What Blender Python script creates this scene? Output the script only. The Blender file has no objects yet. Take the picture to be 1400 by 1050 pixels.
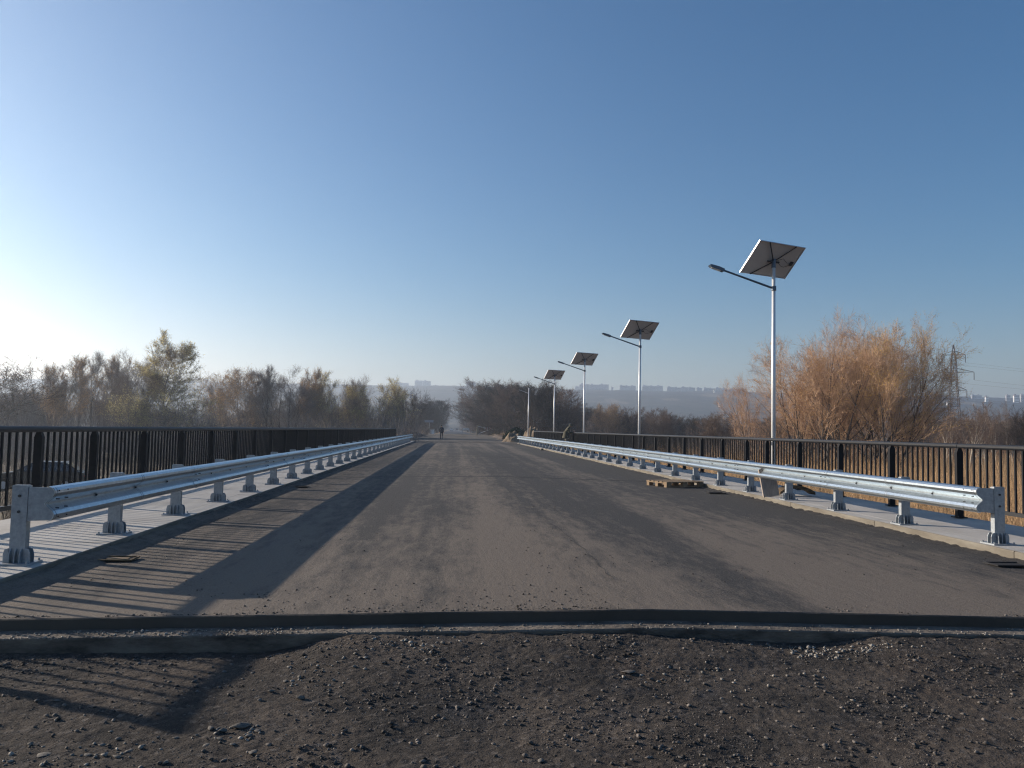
import bpy, math, random
import numpy as np
from mathutils import Vector, Matrix

sc = bpy.context.scene
C = sc.collection
PI = math.pi
EYE = 1.37

# ---------------------------------------------------------------- camera
F = 1080.0                                   # focal length in pixels of a 1400 px wide frame
back = -Vector((-0.0759, -0.0565, -1.0)).normalized()
camY = Vector((-0.0759, -0.0565, -1.0)).normalized()          # world +Y seen in camera space
camZ = Vector((0.02, 1.0, -0.0580)).normalized()              # world +Z seen in camera space
camZ = (camZ - camY * camZ.dot(camY)).normalized()
camX = camY.cross(camZ)
R = Matrix((camX, camY, camZ))               # camera space -> world
cam = bpy.data.objects.new('camera', bpy.data.cameras.new('camera'))
C.objects.link(cam)
cam.matrix_world = Matrix.Translation((0, 0, EYE)) @ R.to_4x4()
cam.data.lens = 36 * F / 1400
cam.data.sensor_width = 36
cam.data.clip_start = 0.1
cam.data.clip_end = 12000
sc.camera = cam

def ray(px, py, zc):
    v = R @ Vector(((px - 700) / F, (525 - py) / F, -1.0)) * zc
    return Vector((v.x, v.y, v.z + EYE))
def hor(px): return 586 + 0.02 * (px - 618)

# ---------------------------------------------------------------- light
SUN = Vector((-2.9, 1.45, 1.0)).normalized()                  # towards the sun
w = bpy.data.worlds.new('World'); sc.world = w; w.use_nodes = True
nt = w.node_tree
bg = nt.nodes['Background']
sky = nt.nodes.new('ShaderNodeTexSky'); sky.sky_type = 'NISHITA'
sky.sun_disc = False
sky.sun_elevation = math.asin(SUN.z)
sky.sun_rotation = math.atan2(SUN.x, SUN.y)
sky.air_density = 1.0; sky.dust_density = 0.9; sky.ozone_density = 3.0
hs = nt.nodes.new('ShaderNodeHueSaturation'); hs.inputs['Saturation'].default_value = 1.24
tint = nt.nodes.new('ShaderNodeMix'); tint.data_type = 'RGBA'; tint.blend_type = 'MULTIPLY'; tint.inputs[0].default_value = 1
tint.inputs[7].default_value = (.93, 1.0, 1.03, 1)
gtc = nt.nodes.new('ShaderNodeTexCoord'); gse = nt.nodes.new('ShaderNodeSeparateXYZ'); gmr = nt.nodes.new('ShaderNodeMapRange')
gmr.interpolation_type = 'SMOOTHERSTEP'
gmr.inputs['From Min'].default_value = .0; gmr.inputs['From Max'].default_value = .24; gmr.inputs['To Min'].default_value = 1; gmr.inputs['To Max'].default_value = 0
pink = nt.nodes.new('ShaderNodeMix'); pink.data_type = 'RGBA'; pink.blend_type = 'MULTIPLY'; pink.inputs[7].default_value = (1.40, 1.06, .99, 1)
nt.links.new(gtc.outputs['Generated'], gse.inputs[0]); nt.links.new(gse.outputs[2], gmr.inputs['Value']); nt.links.new(gmr.outputs[0], pink.inputs[0])
nt.links.new(sky.outputs[0], hs.inputs['Color']); nt.links.new(hs.outputs[0], tint.inputs[6]); nt.links.new(tint.outputs[2], pink.inputs[6]); nt.links.new(pink.outputs[2], bg.inputs[0])
bg.inputs[1].default_value = 0.072
sun = bpy.data.objects.new('sun', bpy.data.lights.new('sun', 'SUN'))
C.objects.link(sun)
sun.data.energy = 5.0; sun.data.angle = math.radians(0.55); sun.data.color = (1.0, 0.86, 0.70)
sun.rotation_euler = SUN.to_track_quat('Z', 'Y').to_euler()
sc.view_settings.view_transform = 'Standard'; sc.view_settings.look = 'None'
sc.view_settings.gamma = 1; sc.view_settings.use_curve_mapping = False
sc.view_settings.exposure = 0.73
sc.render.engine = 'CYCLES'
sc.cycles.use_denoising = True; sc.cycles.denoising_prefilter = 'NONE'; sc.cycles.use_adaptive_sampling = False
sc.cycles.sample_clamp_direct = 6; sc.cycles.sample_clamp_indirect = 3
sc.cycles.pixel_filter_type = 'BLACKMAN_HARRIS'; sc.cycles.filter_width = 1.2
sc.cycles.max_bounces = 6
sc.cycles.diffuse_bounces = 3; sc.cycles.volume_bounces = 1; sc.cycles.transparent_max_bounces = 6

# ---------------------------------------------------------------- helpers
def tag(o, label=None, cat=None, group=None, kind=None):
    if label: o['label'] = label
    if cat: o['category'] = cat
    if group: o['group'] = group
    if kind: o['kind'] = kind
    return o
def empty(name, loc=(0, 0, 0), rz=0, **k):
    o = bpy.data.objects.new(name, None); C.objects.link(o)
    o.location = loc; o.rotation_euler = (0, 0, rz); o.empty_display_size = .2
    return tag(o, **k)
def link_mesh(name, me, parent=None, loc=(0, 0, 0), **k):
    o = bpy.data.objects.new(name, me); C.objects.link(o)
    o.location = loc
    if parent: o.parent = parent
    return tag(o, **k)

class MB:
    def __init__(s): s.v = []; s.f = []; s.m = []; s.cur = 0
    def add(s, vs, fs):
        b = len(s.v); s.v += [tuple(p) for p in vs]
        s.f += [tuple(i + b for i in f) for f in fs]; s.m += [s.cur] * len(fs); return s
    def box(s, c, d, M=None, taper=1.0):
        x, y, z = d[0] / 2, d[1] / 2, d[2] / 2
        vs = [Vector((sx * x * (taper if sz > 0 else 1), sy * y * (taper if sz > 0 else 1), sz * z)) for sz in (-1, 1) for sy in (-1, 1) for sx in (-1, 1)]
        if M: vs = [M @ p for p in vs]
        vs = [p + Vector(c) for p in vs]
        return s.add(vs, [(0, 2, 3, 1), (4, 5, 7, 6), (0, 1, 5, 4), (2, 6, 7, 3), (0, 4, 6, 2), (1, 3, 7, 5)])
    def tube(s, p0, p1, r0, r1=None, n=8, caps=True):
        r1 = r0 if r1 is None else r1
        p0 = Vector(p0); p1 = Vector(p1); d = (p1 - p0).normalized()
        a = d.orthogonal().normalized(); b = d.cross(a)
        vs = []
        for p, r in ((p0, r0), (p1, r1)):
            for k in range(n):
                t = 2 * PI * k / n; vs.append(p + a * (r * math.cos(t)) + b * (r * math.sin(t)))
        fs = [(k, (k + 1) % n, n + (k + 1) % n, n + k) for k in range(n)]
        if caps: fs += [tuple(range(n - 1, -1, -1)), tuple(range(n, 2 * n))]
        return s.add(vs, fs)
    def path(s, pts, r, n=6):
        for a, b in zip(pts[:-1], pts[1:]): s.tube(a, b, r, r, n)
        return s
    def prism(s, poly, axis, a, b):
        """poly: 2D outline; axis 'y': poly in (x,z) extruded from y=a to b; 'x': (y,z); 'z': (x,y)"""
        def P(u, v, t): return {'y': (u, t, v), 'x': (t, u, v), 'z': (u, v, t)}[axis]
        n = len(poly)
        vs = [P(u, v, a) for u, v in poly] + [P(u, v, b) for u, v in poly]
        fs = [(k, (k + 1) % n, n + (k + 1) % n, n + k) for k in range(n)] + [tuple(range(n - 1, -1, -1)), tuple(range(n, 2 * n))]
        return s.add(vs, fs)
    def mesh(s, name, mats, smooth=False, fix=True):
        me = bpy.data.meshes.new(name); me.from_pydata(s.v, [], s.f)
        for m in (mats if isinstance(mats, (list, tuple)) else [mats]): me.materials.append(m)
        me.polygons.foreach_set('material_index', s.m)
        if fix:
            import bmesh
            bm = bmesh.new(); bm.from_mesh(me); bmesh.ops.recalc_face_normals(bm, faces=bm.faces); bm.to_mesh(me); bm.free()
        if smooth: me.polygons.foreach_set('use_smooth', [True] * len(me.polygons))
        me.update(); return me
    def build(s, name, mats, parent=None, smooth=False, loc=(0, 0, 0), **k):
        return link_mesh(name, s.mesh(name, mats, smooth), parent, loc, **k)

def np_mesh(name, V, T, mats, midx=None, smooth=False):
    """triangle/quad soup straight from numpy"""
    me = bpy.data.meshes.new(name)
    V = np.asarray(V, dtype=np.float32); T = np.asarray(T, dtype=np.int32)
    n, k = T.shape
    me.vertices.add(len(V)); me.vertices.foreach_set('co', V.ravel())
    me.loops.add(n * k); me.loops.foreach_set('vertex_index', T.ravel())
    me.polygons.add(n)
    me.polygons.foreach_set('loop_start', np.arange(0, n * k, k, dtype=np.int32))
    me.polygons.foreach_set('loop_total', np.full(n, k, dtype=np.int32))
    for m in (mats if isinstance(mats, (list, tuple)) else [mats]): me.materials.append(m)
    if midx is not None: me.polygons.foreach_set('material_index', np.asarray(midx, dtype=np.int32))
    if smooth: me.polygons.foreach_set('use_smooth', np.ones(n, dtype=bool))
    me.update(calc_edges=True); return me

def grid_mesh(name, xs, ys, zf, mat, smooth=True):
    X, Y = np.meshgrid(xs, ys); Z = zf(X, Y)
    V = np.stack([X.ravel(), Y.ravel(), Z.ravel()], 1)
    nx = len(xs); ny = len(ys)
    i = np.arange(nx * ny).reshape(ny, nx)
    Q = np.stack([i[:-1, :-1].ravel(), i[:-1, 1:].ravel(), i[1:, 1:].ravel(), i[1:, :-1].ravel()], 1)
    return np_mesh(name, V, Q, mat, smooth=smooth)

_tab = {}
def vnoise(x, y, seed=0):
    if seed not in _tab: _tab[seed] = np.random.RandomState(seed).rand(256, 256)
    t = _tab[seed]
    xi = np.floor(x).astype(int); yi = np.floor(y).astype(int)
    fx = x - xi; fy = y - yi
    fx = fx * fx * (3 - 2 * fx); fy = fy * fy * (3 - 2 * fy)
    g = lambda a, b: t[a & 255, b & 255]
    return (g(xi, yi) * (1 - fx) + g(xi + 1, yi) * fx) * (1 - fy) + (g(xi, yi + 1) * (1 - fx) + g(xi + 1, yi + 1) * fx) * fy
def fbm(x, y, oct=4, seed=0):
    s = 0; a = 1; t = 0
    for k in range(oct):
        s = s + a * (vnoise(x * 2 ** k + 17.3 * k, y * 2 ** k + 5.1 * k, seed + k) - .5); t += a; a *= .55
    return s / t
def sstep(a, b, x):
    t = np.clip((x - a) / (b - a), 0, 1); return t * t * (3 - 2 * t)

# ---------------------------------------------------------------- materials
def mat(name, col, rough=.8, metal=0., var=.25, scale=8., bump=0., bscale=40., col2=None, stretch=(1, 1, 1), island=0., spec=.3, detail=6):
    m = bpy.data.materials.new(name); m.use_nodes = True
    N = m.node_tree.nodes; L = m.node_tree.links
    b = N['Principled BSDF']
    b.inputs['Roughness'].default_value = rough; b.inputs['Metallic'].default_value = metal
    b.inputs['Specular IOR Level'].default_value = spec
    tc = N.new('ShaderNodeTexCoord'); mp = N.new('ShaderNodeMapping'); mp.inputs['Scale'].default_value = stretch
    L.new(tc.outputs['Object'], mp.inputs[0])
    no = N.new('ShaderNodeTexNoise'); no.inputs['Scale'].default_value = scale; no.inputs['Detail'].default_value = detail
    no.inputs['Roughness'].default_value = .65
    L.new(mp.outputs[0], no.inputs['Vector'])
    rp = N.new('ShaderNodeValToRGB')
    c2 = col2 or tuple(c * (1 - var) for c in col); c1 = col if col2 else tuple(min(1, c * (1 + var)) for c in col)
    rp.color_ramp.elements[0].position = .32; rp.color_ramp.elements[1].position = .68
    rp.color_ramp.elements[0].color = (*c2, 1); rp.color_ramp.elements[1].color = (*c1, 1)
    L.new(no.outputs[0], rp.inputs[0])
    out = rp.outputs[0]
    if island:
        g = N.new('ShaderNodeNewGeometry'); mr = N.new('ShaderNodeMapRange')
        mr.inputs['To Min'].default_value = 1 - island; mr.inputs['To Max'].default_value = 1 + island
        L.new(g.outputs['Random Per Island'], mr.inputs['Value'])
        mx = N.new('ShaderNodeVectorMath'); mx.operation = 'SCALE'
        L.new(out, mx.inputs[0]); L.new(mr.outputs[0], mx.inputs['Scale']); out = mx.outputs[0]
    L.new(out, b.inputs['Base Color'])
    if bump:
        n2 = N.new('ShaderNodeTexNoise'); n2.inputs['Scale'].default_value = bscale; n2.inputs['Detail'].default_value = 5
        L.new(mp.outputs[0], n2.inputs['Vector'])
        bp = N.new('ShaderNodeBump'); bp.inputs['Strength'].default_value = bump; bp.inputs['Distance'].default_value = .02
        L.new(n2.outputs[0], bp.inputs['Height']); L.new(bp.outputs[0], b.inputs['Normal'])
    return m

class NG:
    """tiny node-graph helper for the layered ground materials"""
    def __init__(s, name, rough=.9, spec=.2):
        s.m = bpy.data.materials.new(name); s.m.use_nodes = True
        s.N = s.m.node_tree.nodes; s.L = s.m.node_tree.links; s.b = s.N['Principled BSDF']
        s.b.inputs['Roughness'].default_value = rough; s.b.inputs['Specular IOR Level'].default_value = spec
        s.tc = s.N.new('ShaderNodeTexCoord')
    def noise(s, scale, stretch=(1, 1, 1), detail=6, rough=.6, off=(0, 0, 0), dist=0):
        mp = s.N.new('ShaderNodeMapping'); mp.inputs['Scale'].default_value = stretch; mp.inputs['Location'].default_value = off
        s.L.new(s.tc.outputs['Object'], mp.inputs[0])
        n = s.N.new('ShaderNodeTexNoise'); n.inputs['Scale'].default_value = scale; n.inputs['Detail'].default_value = detail
        n.inputs['Roughness'].default_value = rough; n.inputs['Distortion'].default_value = dist
        s.L.new(mp.outputs[0], n.inputs['Vector']); return n.outputs[0]
    def voro(s, scale, stretch=(1, 1, 1), feature='F1', out='Distance'):
        mp = s.N.new('ShaderNodeMapping'); mp.inputs['Scale'].default_value = stretch
        s.L.new(s.tc.outputs['Object'], mp.inputs[0])
        n = s.N.new('ShaderNodeTexVoronoi'); n.inputs['Scale'].default_value = scale; n.feature = feature
        s.L.new(mp.outputs[0], n.inputs['Vector']); return n.outputs[out]
    def rng(s, x, a, b, c=0., d=1.):
        n = s.N.new('ShaderNodeMapRange'); n.inputs['From Min'].default_value = a; n.inputs['From Max'].default_value = b
        n.inputs['To Min'].default_value = c; n.inputs['To Max'].default_value = d
        s.L.new(x, n.inputs['Value']); return n.outputs[0]
    def math(s, op, a, b):
        n = s.N.new('ShaderNodeMath'); n.operation = op
        for k, q in enumerate((a, b)):
            if isinstance(q, (int, float)): n.inputs[k].default_value = q
            else: s.L.new(q, n.inputs[k])
        return n.outputs[0]
    def mix(s, f, a, b):
        n = s.N.new('ShaderNodeMix'); n.data_type = 'RGBA'
        if isinstance(f, (int, float)): n.inputs[0].default_value = f
        else: s.L.new(f, n.inputs[0])
        for k, q in ((6, a), (7, b)):
            if isinstance(q, tuple): n.inputs[k].default_value = (*q, 1)
            else: s.L.new(q, n.inputs[k])
        return n.outputs[2]
    def xyz(s):
        n = s.N.new('ShaderNodeSeparateXYZ'); s.L.new(s.tc.outputs['Object'], n.inputs[0]); return n.outputs
    def bump(s, h, strength=.5, dist=.02):
        n = s.N.new('ShaderNodeBump'); n.inputs['Strength'].default_value = strength; n.inputs['Distance'].default_value = dist
        s.L.new(h, n.inputs['Height'])
        if s.b.inputs['Normal'].is_linked: s.L.new(s.b.inputs['Normal'].links[0].from_socket, n.inputs['Normal'])
        s.L.new(n.outputs[0], s.b.inputs['Normal'])
    def col(s, c): s.L.new(c, s.b.inputs['Base Color'])

# deck: worn dusty asphalt laid on the bridge
g = NG('dusty_asphalt', .85, .25)
x, y, z = g.xyz()
streak = g.noise(.9, (1, .10, 1), 8, .62)
patch = g.noise(.35, (1, .5, 1), 7, .65, (3, 1, 0), .6)
fine = g.noise(60, (1, 1, 1), 4, .7)
scuff = g.noise(7, (1, .25, 1), 8, .75, (0, 4, 0))
lane = g.noise(1.1, (1, .015, 1), 4, .55, (7, 0, 0), .3)
dust = g.math('ADD', g.math('MULTIPLY', streak, .62), g.math('MULTIPLY', patch, .38))
dust = g.math('ADD', dust, g.math('MULTIPLY', g.math('SUBTRACT', scuff, .5), 1.0))
dust = g.math('ADD', dust, g.math('MULTIPLY', g.math('SUBTRACT', lane, .5), 1.05))
near = g.rng(y, 5.8, 14, .24, -.02)
farr = g.rng(y, 30, 75, 0., .08)
edge_r = g.rng(x, 4.6, 6.2, 0., -.30)
dust = g.math('ADD', g.math('ADD', g.math('ADD', dust, near), farr), edge_r)
dm = g.rng(dust, .42, .72)
c = g.mix(dm, (.036, .034, .033), (.150, .123, .098))
c = g.mix(g.rng(fine, .48, .68, 0., .55), c, (.17, .15, .132))
c = g.mix(g.rng(fine, .30, .47, .6, 0.), c, (.026, .025, .025))
speck = g.noise(26, (1, 1, 1), 5, .8, (9, 2, 0))
c = g.mix(g.rng(speck, .66, .74, 0., .85), c, (.022, .020, .020))
c = g.mix(g.rng(g.noise(34, (1, .8, 1), 4, .8, (2, 8, 0)), .70, .78, 0., .7), c, (.24, .22, .20))
g.col(c); g.bump(fine, .8, .008); g.bump(scuff, .5, .02)
M_deck = g.m

g = NG('gravel_soil', .95, .12)
a = g.noise(1.3, (1, 1, 1), 7, .65); b_ = g.noise(14, (1, 1, 1), 6, .75); vv = g.voro(75); v2 = g.voro(38, out='Color')
c = g.mix(g.rng(a, .38, .64), (.040, .037, .035), (.100, .084, .071))
c = g.mix(g.rng(b_, .5, .8, 0., .7), c, (.125, .105, .088))
c = g.mix(g.rng(g.noise(.8, (1, 1, 1), 5, .6, (3, 3, 3)), .52, .68, 0., .55), c, (.105, .082, .066))
c = g.mix(g.rng(g.noise(1.7, (1, 1, 1), 6, .7, (8, 3, 3)), .55, .66, 0., .6), c, (.050, .052, .058))
sh = g.N.new('ShaderNodeRGBToBW'); g.L.new(v2, sh.inputs[0])
c = g.mix(g.rng(sh.outputs[0], .72, .95, 0., .55), c, (.19, .17, .155))
c = g.mix(g.rng(sh.outputs[0], .05, .3, .5, .0), c, (.030, .028, .027))
c = g.mix(g.rng(g.noise(55, (1, 1, 1), 4, .8, (4, 4, 0)), .62, .72, 0., .6), c, (.17, .155, .14))
c = g.mix(g.rng(g.noise(42, (1, 1, 1), 4, .8, (1, 9, 0)), .30, .38, .6, 0.), c, (.022, .020, .020))
g.col(c); g.bump(g.noise(90, (1, 1, 1), 5, .75), .9, .012); g.bump(vv, .55, .009); g.bump(b_, .8, .03)
M_gravel = g.m

g = NG('fair_concrete', .85, .25)
a = g.noise(1.1, (1, 1, 1), 7, .6); b_ = g.noise(30, (1, 1, 1), 5, .7)
c = g.mix(g.rng(a, .35, .68), (.36, .345, .32), (.48, .465, .44))
c = g.mix(g.rng(b_, .5, .8, 0., .35), c, (.30, .28, .25))
c = g.mix(g.rng(g.noise(3.5, (1, 1, 1), 6, .7, (5, 5, 0)), .60, .75, 0., .5), c, (.30, .265, .22))
g.col(c); g.bump(b_, .3, .006)
M_conc = g.m

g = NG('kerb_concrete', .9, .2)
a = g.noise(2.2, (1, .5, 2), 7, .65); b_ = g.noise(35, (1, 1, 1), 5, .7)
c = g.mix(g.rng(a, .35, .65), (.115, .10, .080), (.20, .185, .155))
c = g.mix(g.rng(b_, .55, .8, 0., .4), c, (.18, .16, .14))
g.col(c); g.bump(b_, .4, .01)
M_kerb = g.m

M_ledge = mat('soiled_concrete', (.20, .17, .14), .95, col2=(.045, .04, .036), scale=3.5, bump=.7, bscale=25, stretch=(1, 1, 3))
M_dirt = mat('dry_soil', (.155, .12, .09), .95, var=.45, scale=.8, bump=.7, bscale=9)
M_field = mat('straw_ground', (.20, .145, .085), .95, scale=.25, col2=(.09, .07, .048), bump=.6, bscale=6)
M_road = mat('old_road', (.075, .065, .055), .9, var=.3, scale=.6, stretch=(1, .15, 1), bump=.3, bscale=20)
M_steel = mat('galvanised_steel', (.54, .60, .64), .33, .97, var=.12, scale=22, bump=.05, bscale=90, spec=.5)
M_post = mat('galvanised_post_steel', (.30, .33, .36), .5, .6, var=.2, scale=18, spec=.5)
M_bolt = mat('dark_bolt', (.06, .06, .065), .5, .6)
M_black = mat('black_rail_paint', (.010, .011, .014), .5, 0, var=.25, scale=12, spec=.4)
M_bar = mat('black_bar_paint', (.009, .0095, .012), .6, 0, var=.25, scale=12, spec=.15)
M_pole = mat('white_pole_paint', (.72, .73, .74), .38, 0.2, var=.06, scale=4, spec=.5)
M_lampg = mat('grey_lamp_metal', (.10, .13, .17), .45, .4, var=.1)
M_panelback = mat('panel_backsheet', (.50, .47, .46), .6, var=.05)
M_panelface = mat('panel_glass', (.012, .02, .06), .08, var=.2, scale=12, spec=.8)
M_alu = mat('panel_aluminium', (.50, .50, .52), .4, .5, var=.05)
M_dark = mat('dark_frame', (.035, .035, .04), .6)
M_wood = mat('pallet_wood', (.30, .22, .14), .85, col2=(.17, .12, .08), scale=7, stretch=(1, 8, 8), island=.2)
M_board = mat('grey_board', (.38, .32, .27), .85, col2=(.24, .20, .175), scale=5, stretch=(6, 6, 1))
M_joint = mat('joint_filler', (.020, .020, .022), .9)
M_rust = mat('rusty_timber', (.16, .11, .06), .9, col2=(.05, .035, .022), scale=10)
M_stone = mat('pale_stone', (.17, .155, .138), .9, col2=(.08, .074, .067), scale=9, island=.35, bump=.3)
M_peb = mat('grey_chippings', (.135, .12, .108), .92, col2=(.050, .045, .042), scale=14, island=.8)
M_chip = mat('white_chippings', (.30, .28, .25), .9, col2=(.14, .13, .118), scale=9, island=.4)
M_reed = mat('dry_reed', (.70, .48, .27), .9, col2=(.32, .21, .115), scale=.9, island=.55)
M_reed2 = mat('grey_weed', (.15, .115, .08), .95, col2=(.075, .06, .045), scale=.12, island=.55)
M_brush = mat('bare_brush', (.22, .195, .185), .95, col2=(.13, .115, .11), scale=.06, island=.45)
def bark(n, c, isl=.35): return mat(n, c, .95, var=.3, scale=3, island=isl)
B_dark = bark('dark_bark', (.072, .062, .057)); B_grey = bark('grey_bark', (.24, .21, .195)); B_red = bark('russet_twig', (.48, .32, .21))
B_tan = bark('tan_twig', (.27, .215, .175)); B_pale = bark('pale_bark', (.38, .34, .29), .15); B_brown = bark('brown_twig', (.17, .125, .10))
L_or = mat('orange_leaf', (.52, .35, .17), .8, var=.3, scale=.7, island=.4)
L_ye = mat('yellow_leaf', (.55, .38, .11), .8, var=.3, scale=.7, island=.4)
L_gr = mat('olive_leaf', (.55, .48, .24), .8, var=.3, scale=.7, island=.4)
L_br = mat('brown_leaf', (.15, .085, .04), .8, var=.3, scale=.7, island=.4)
L_ev = mat('evergreen_needle', (.022, .040, .020), .8, var=.3, scale=2, island=.5)

for m in (L_or, L_ye, L_gr, L_br, M_reed):
    N = m.node_tree.nodes; L = m.node_tree.links; b = N['Principled BSDF']; out = N['Material Output']
    tr = N.new('ShaderNodeBsdfTranslucent'); ms = N.new('ShaderNodeMixShader'); ms.inputs[0].default_value = .45
    L.new(b.inputs['Base Color'].links[0].from_socket, tr.inputs['Color'])
    L.new(b.outputs[0], ms.inputs[1]); L.new(tr.outputs[0], ms.inputs[2]); L.new(ms.outputs[0], out.inputs['Surface'])
# ---------------------------------------------------------------- terrain
CX = 1.45                                    # centre line of the bridge
def crown(x): return .090 * np.clip(1 - np.abs(x - CX) / 5.0, -1, 1)
def ground_z(x, y):
    side = sstep(5.6, 12, np.abs(x - CX))
    brid = sstep(5.45, 5.5, y) * (1 - sstep(76.5, 77.2, y))
    abut = np.minimum(sstep(5.5, 9, y), 1 - sstep(72, 77, y))
    n = .25 * fbm(x / 14, y / 14, 4, 3)
    low = np.where(x > CX, -2.9, -2.5) + n
    top = np.where(y < 6, -.42, -.02)
    z = top * (1 - side) + low * side
    z = np.where(brid > .5, -.9 + (low + .9) * np.maximum(side, abut), z)
    return z
xs = np.unique(np.concatenate([np.linspace(-4200, -300, 30), np.linspace(-300, -40, 50), np.linspace(-40, 50, 130), np.linspace(50, 300, 50), np.linspace(300, 4200, 30)]))
ys = np.unique(np.concatenate([np.linspace(-300, -20, 10), np.linspace(-20, 5.45, 12), [5.46], np.linspace(5.5, 12, 12), np.linspace(12, 72, 40), np.linspace(72, 76.4, 8), [76.6, 77.0], np.linspace(77.3, 300, 80), np.linspace(300, 5000, 40)]))
gnd = link_mesh('ground', grid_mesh('ground', xs, ys, ground_z, M_field), kind='structure', label='straw coloured flood plain below and beside the bridge')

def gravel_z(x, y):
    z = -.136 + .040 * fbm(x / .9, y / .9, 3, 11) + .020 * fbm(x / .22, y / .22, 3, 21) + .010 * fbm(x / .07, y / .07, 3, 31) + .008 * fbm(x / .026, y / .026, 2, 36)
    z = z - .028 * sstep(4.55, 5.1, y) * (1 - sstep(-1.3, -.5, x + .25 * fbm(x / .3, y / .3, 2, 5)))          # washed-out trench at the left
    z = z + .015 * sstep(4.9, 5.3, y) * sstep(-.6, .3, x) * (1 - sstep(1.3, 1.8, x))
    z = z - .012 * sstep(5.0, 5.4, y) * sstep(1.5, 1.9, x) * (1 - sstep(2.6, 2.9, x))
    z = z + .022 * sstep(4.3, 5.2, y) * sstep(2.6, 3.0, x)
    z = z + ((.098 - .034 * sstep(1.5, 2.4, x)) + .03 * fbm(x / .35, y / .35, 3, 71)) * sstep(4.2, 5.45, y) * sstep(-1.3, -.5, x)
    return z
gx = np.unique(np.concatenate([np.linspace(-9, -4.4, 30), np.linspace(-4.4, 5.6, 900), np.linspace(5.6, 11, 30)]))
gy = np.unique(np.concatenate([np.linspace(-12, 2.4, 60), np.linspace(2.4, 5.56, 290)]))
grv = link_mesh('gravel_ground', grid_mesh('gravel_ground', gx, gy, gravel_z, M_gravel), kind='structure', label='rough dark gravel and soil in front of the bridge deck')

rs = np.random.RandomState(5)
_oct = np.array([(1, 0, 0), (-1, 0, 0), (0, 1, 0), (0, -1, 0), (0, 0, 1), (0, 0, -1), (.6, .6, .5), (-.6, .6, -.4), (.6, -.6, -.5), (-.6, -.6, .5)], float)
def stone_faces():
    import bmesh
    bm = bmesh.new()
    for p in _oct: bm.verts.new(p)
    bmesh.ops.convex_hull(bm, input=bm.verts)
    bm.verts.ensure_lookup_table(); bm.faces.ensure_lookup_table(); bmesh.ops.triangulate(bm, faces=bm.faces)
    bm.verts.index_update()
    f = np.array([[v.index for v in q.verts] for q in bm.faces]); p = np.array([v.co[:] for v in bm.verts]); bm.free(); return p, f
SP, SF = stone_faces()
def scatter_stones(name, px, py, pz, size, m, label):
    n = len(px); k = len(SP)
    jit = 1 + .35 * (rs.rand(n, k, 3) - .5) * 2
    th = rs.rand(n) * 2 * PI; c_, s_ = np.cos(th), np.sin(th)
    P = SP[None] * jit * np.stack([np.ones(n), .55 + .4 * rs.rand(n), .35 + .4 * rs.rand(n)], 1)[:, None, :]
    P = P * size[:, None, None]
    X = P[..., 0] * c_[:, None] - P[..., 1] * s_[:, None] + px[:, None]
    Y = P[..., 0] * s_[:, None] + P[..., 1] * c_[:, None] + py[:, None]
    Z = P[..., 2] + pz[:, None] + size[:, None] * .25
    V = np.stack([X, Y, Z], -1).reshape(-1, 3)
    T = (SF[None] + (np.arange(n) * k)[:, None, None]).reshape(-1, 3)
    return link_mesh(name, np_mesh(name, V, T, m), kind='stuff', label=label)
n = 80000
px = rs.uniform(-4.3, 5.6, n); py = rs.uniform(2.6, 5.44, n)
keep = rs.rand(n) < sstep(-.10, .20, fbm(px / .6, py / .6, 5, 41)) * .8 + .2
px = px[keep]; py = py[keep]
scatter_stones('gravel', px, py, gravel_z(px, py), .0020 + .014 * rs.rand(len(px)) ** 12 + .0026 * rs.rand(len(px)), M_peb, 'loose dark chippings scattered over the soil')
def blob(cx, cy, sx, sy, n): return rs.normal(cx, sx, n), rs.normal(cy, sy, n)
def ongravel(pxl, pyl):                       # point of the gravel seen at a photograph pixel
    r = ray(pxl, pyl, 1.0); dz = r.z - EYE
    t = (-.15 - EYE) / dz; return r.x * t, r.y * t
cl = []
for (a, b_, sx, sy, k) in ((1095, 897, .10, .05, 45), (1125, 907, .12, .04, 45), (1180, 903, .16, .05, 55), (330, 1005, .10, .07, 26), (560, 905, .2, .1, 40), (960, 930, .5, .2, 60), (70, 1040, .3, .12, 40), (430, 930, .15, .15, 40), (150, 862, .01, .01, 1)):
    x0, y0 = ongravel(a, b_); q = blob(x0, y0, sx, sy, k); cl.append(np.stack(q, 1))
cl = np.concatenate(cl); cl = cl[cl[:, 1] < 5.42]
scatter_stones('stone_chips', cl[:, 0], cl[:, 1], gravel_z(cl[:, 0], cl[:, 1]), .007 + .012 * rs.rand(len(cl)) ** 2, M_chip, 'small whitish stone chips strewn over the dark gravel')
n = 1500; px = np.where(rs.rand(n) < .5, rs.uniform(-4, -.9, n), rs.uniform(-4, 6, n)); py = rs.uniform(5.47, 5.66, n)
scatter_stones('rubble_grit', px, py, crown(px) - .076, .003 + .011 * rs.rand(n) ** 3, M_chip, 'fine pale grit lying on the concrete ledge')
n = 9000; px = rs.uniform(-3.4, 6.3, n); py = 5.76 + 8 * rs.rand(n) ** 3.2
keep = fbm(px / .8, py / .5, 3, 77) > .02; px = px[keep]; py = py[keep]
scatter_stones('deck_grit', px, py, crown(px) + .001, .0022 + .010 * rs.rand(len(px)) ** 5, M_peb, 'crumbs of soil and grit along the near edge of the deck')

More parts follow.
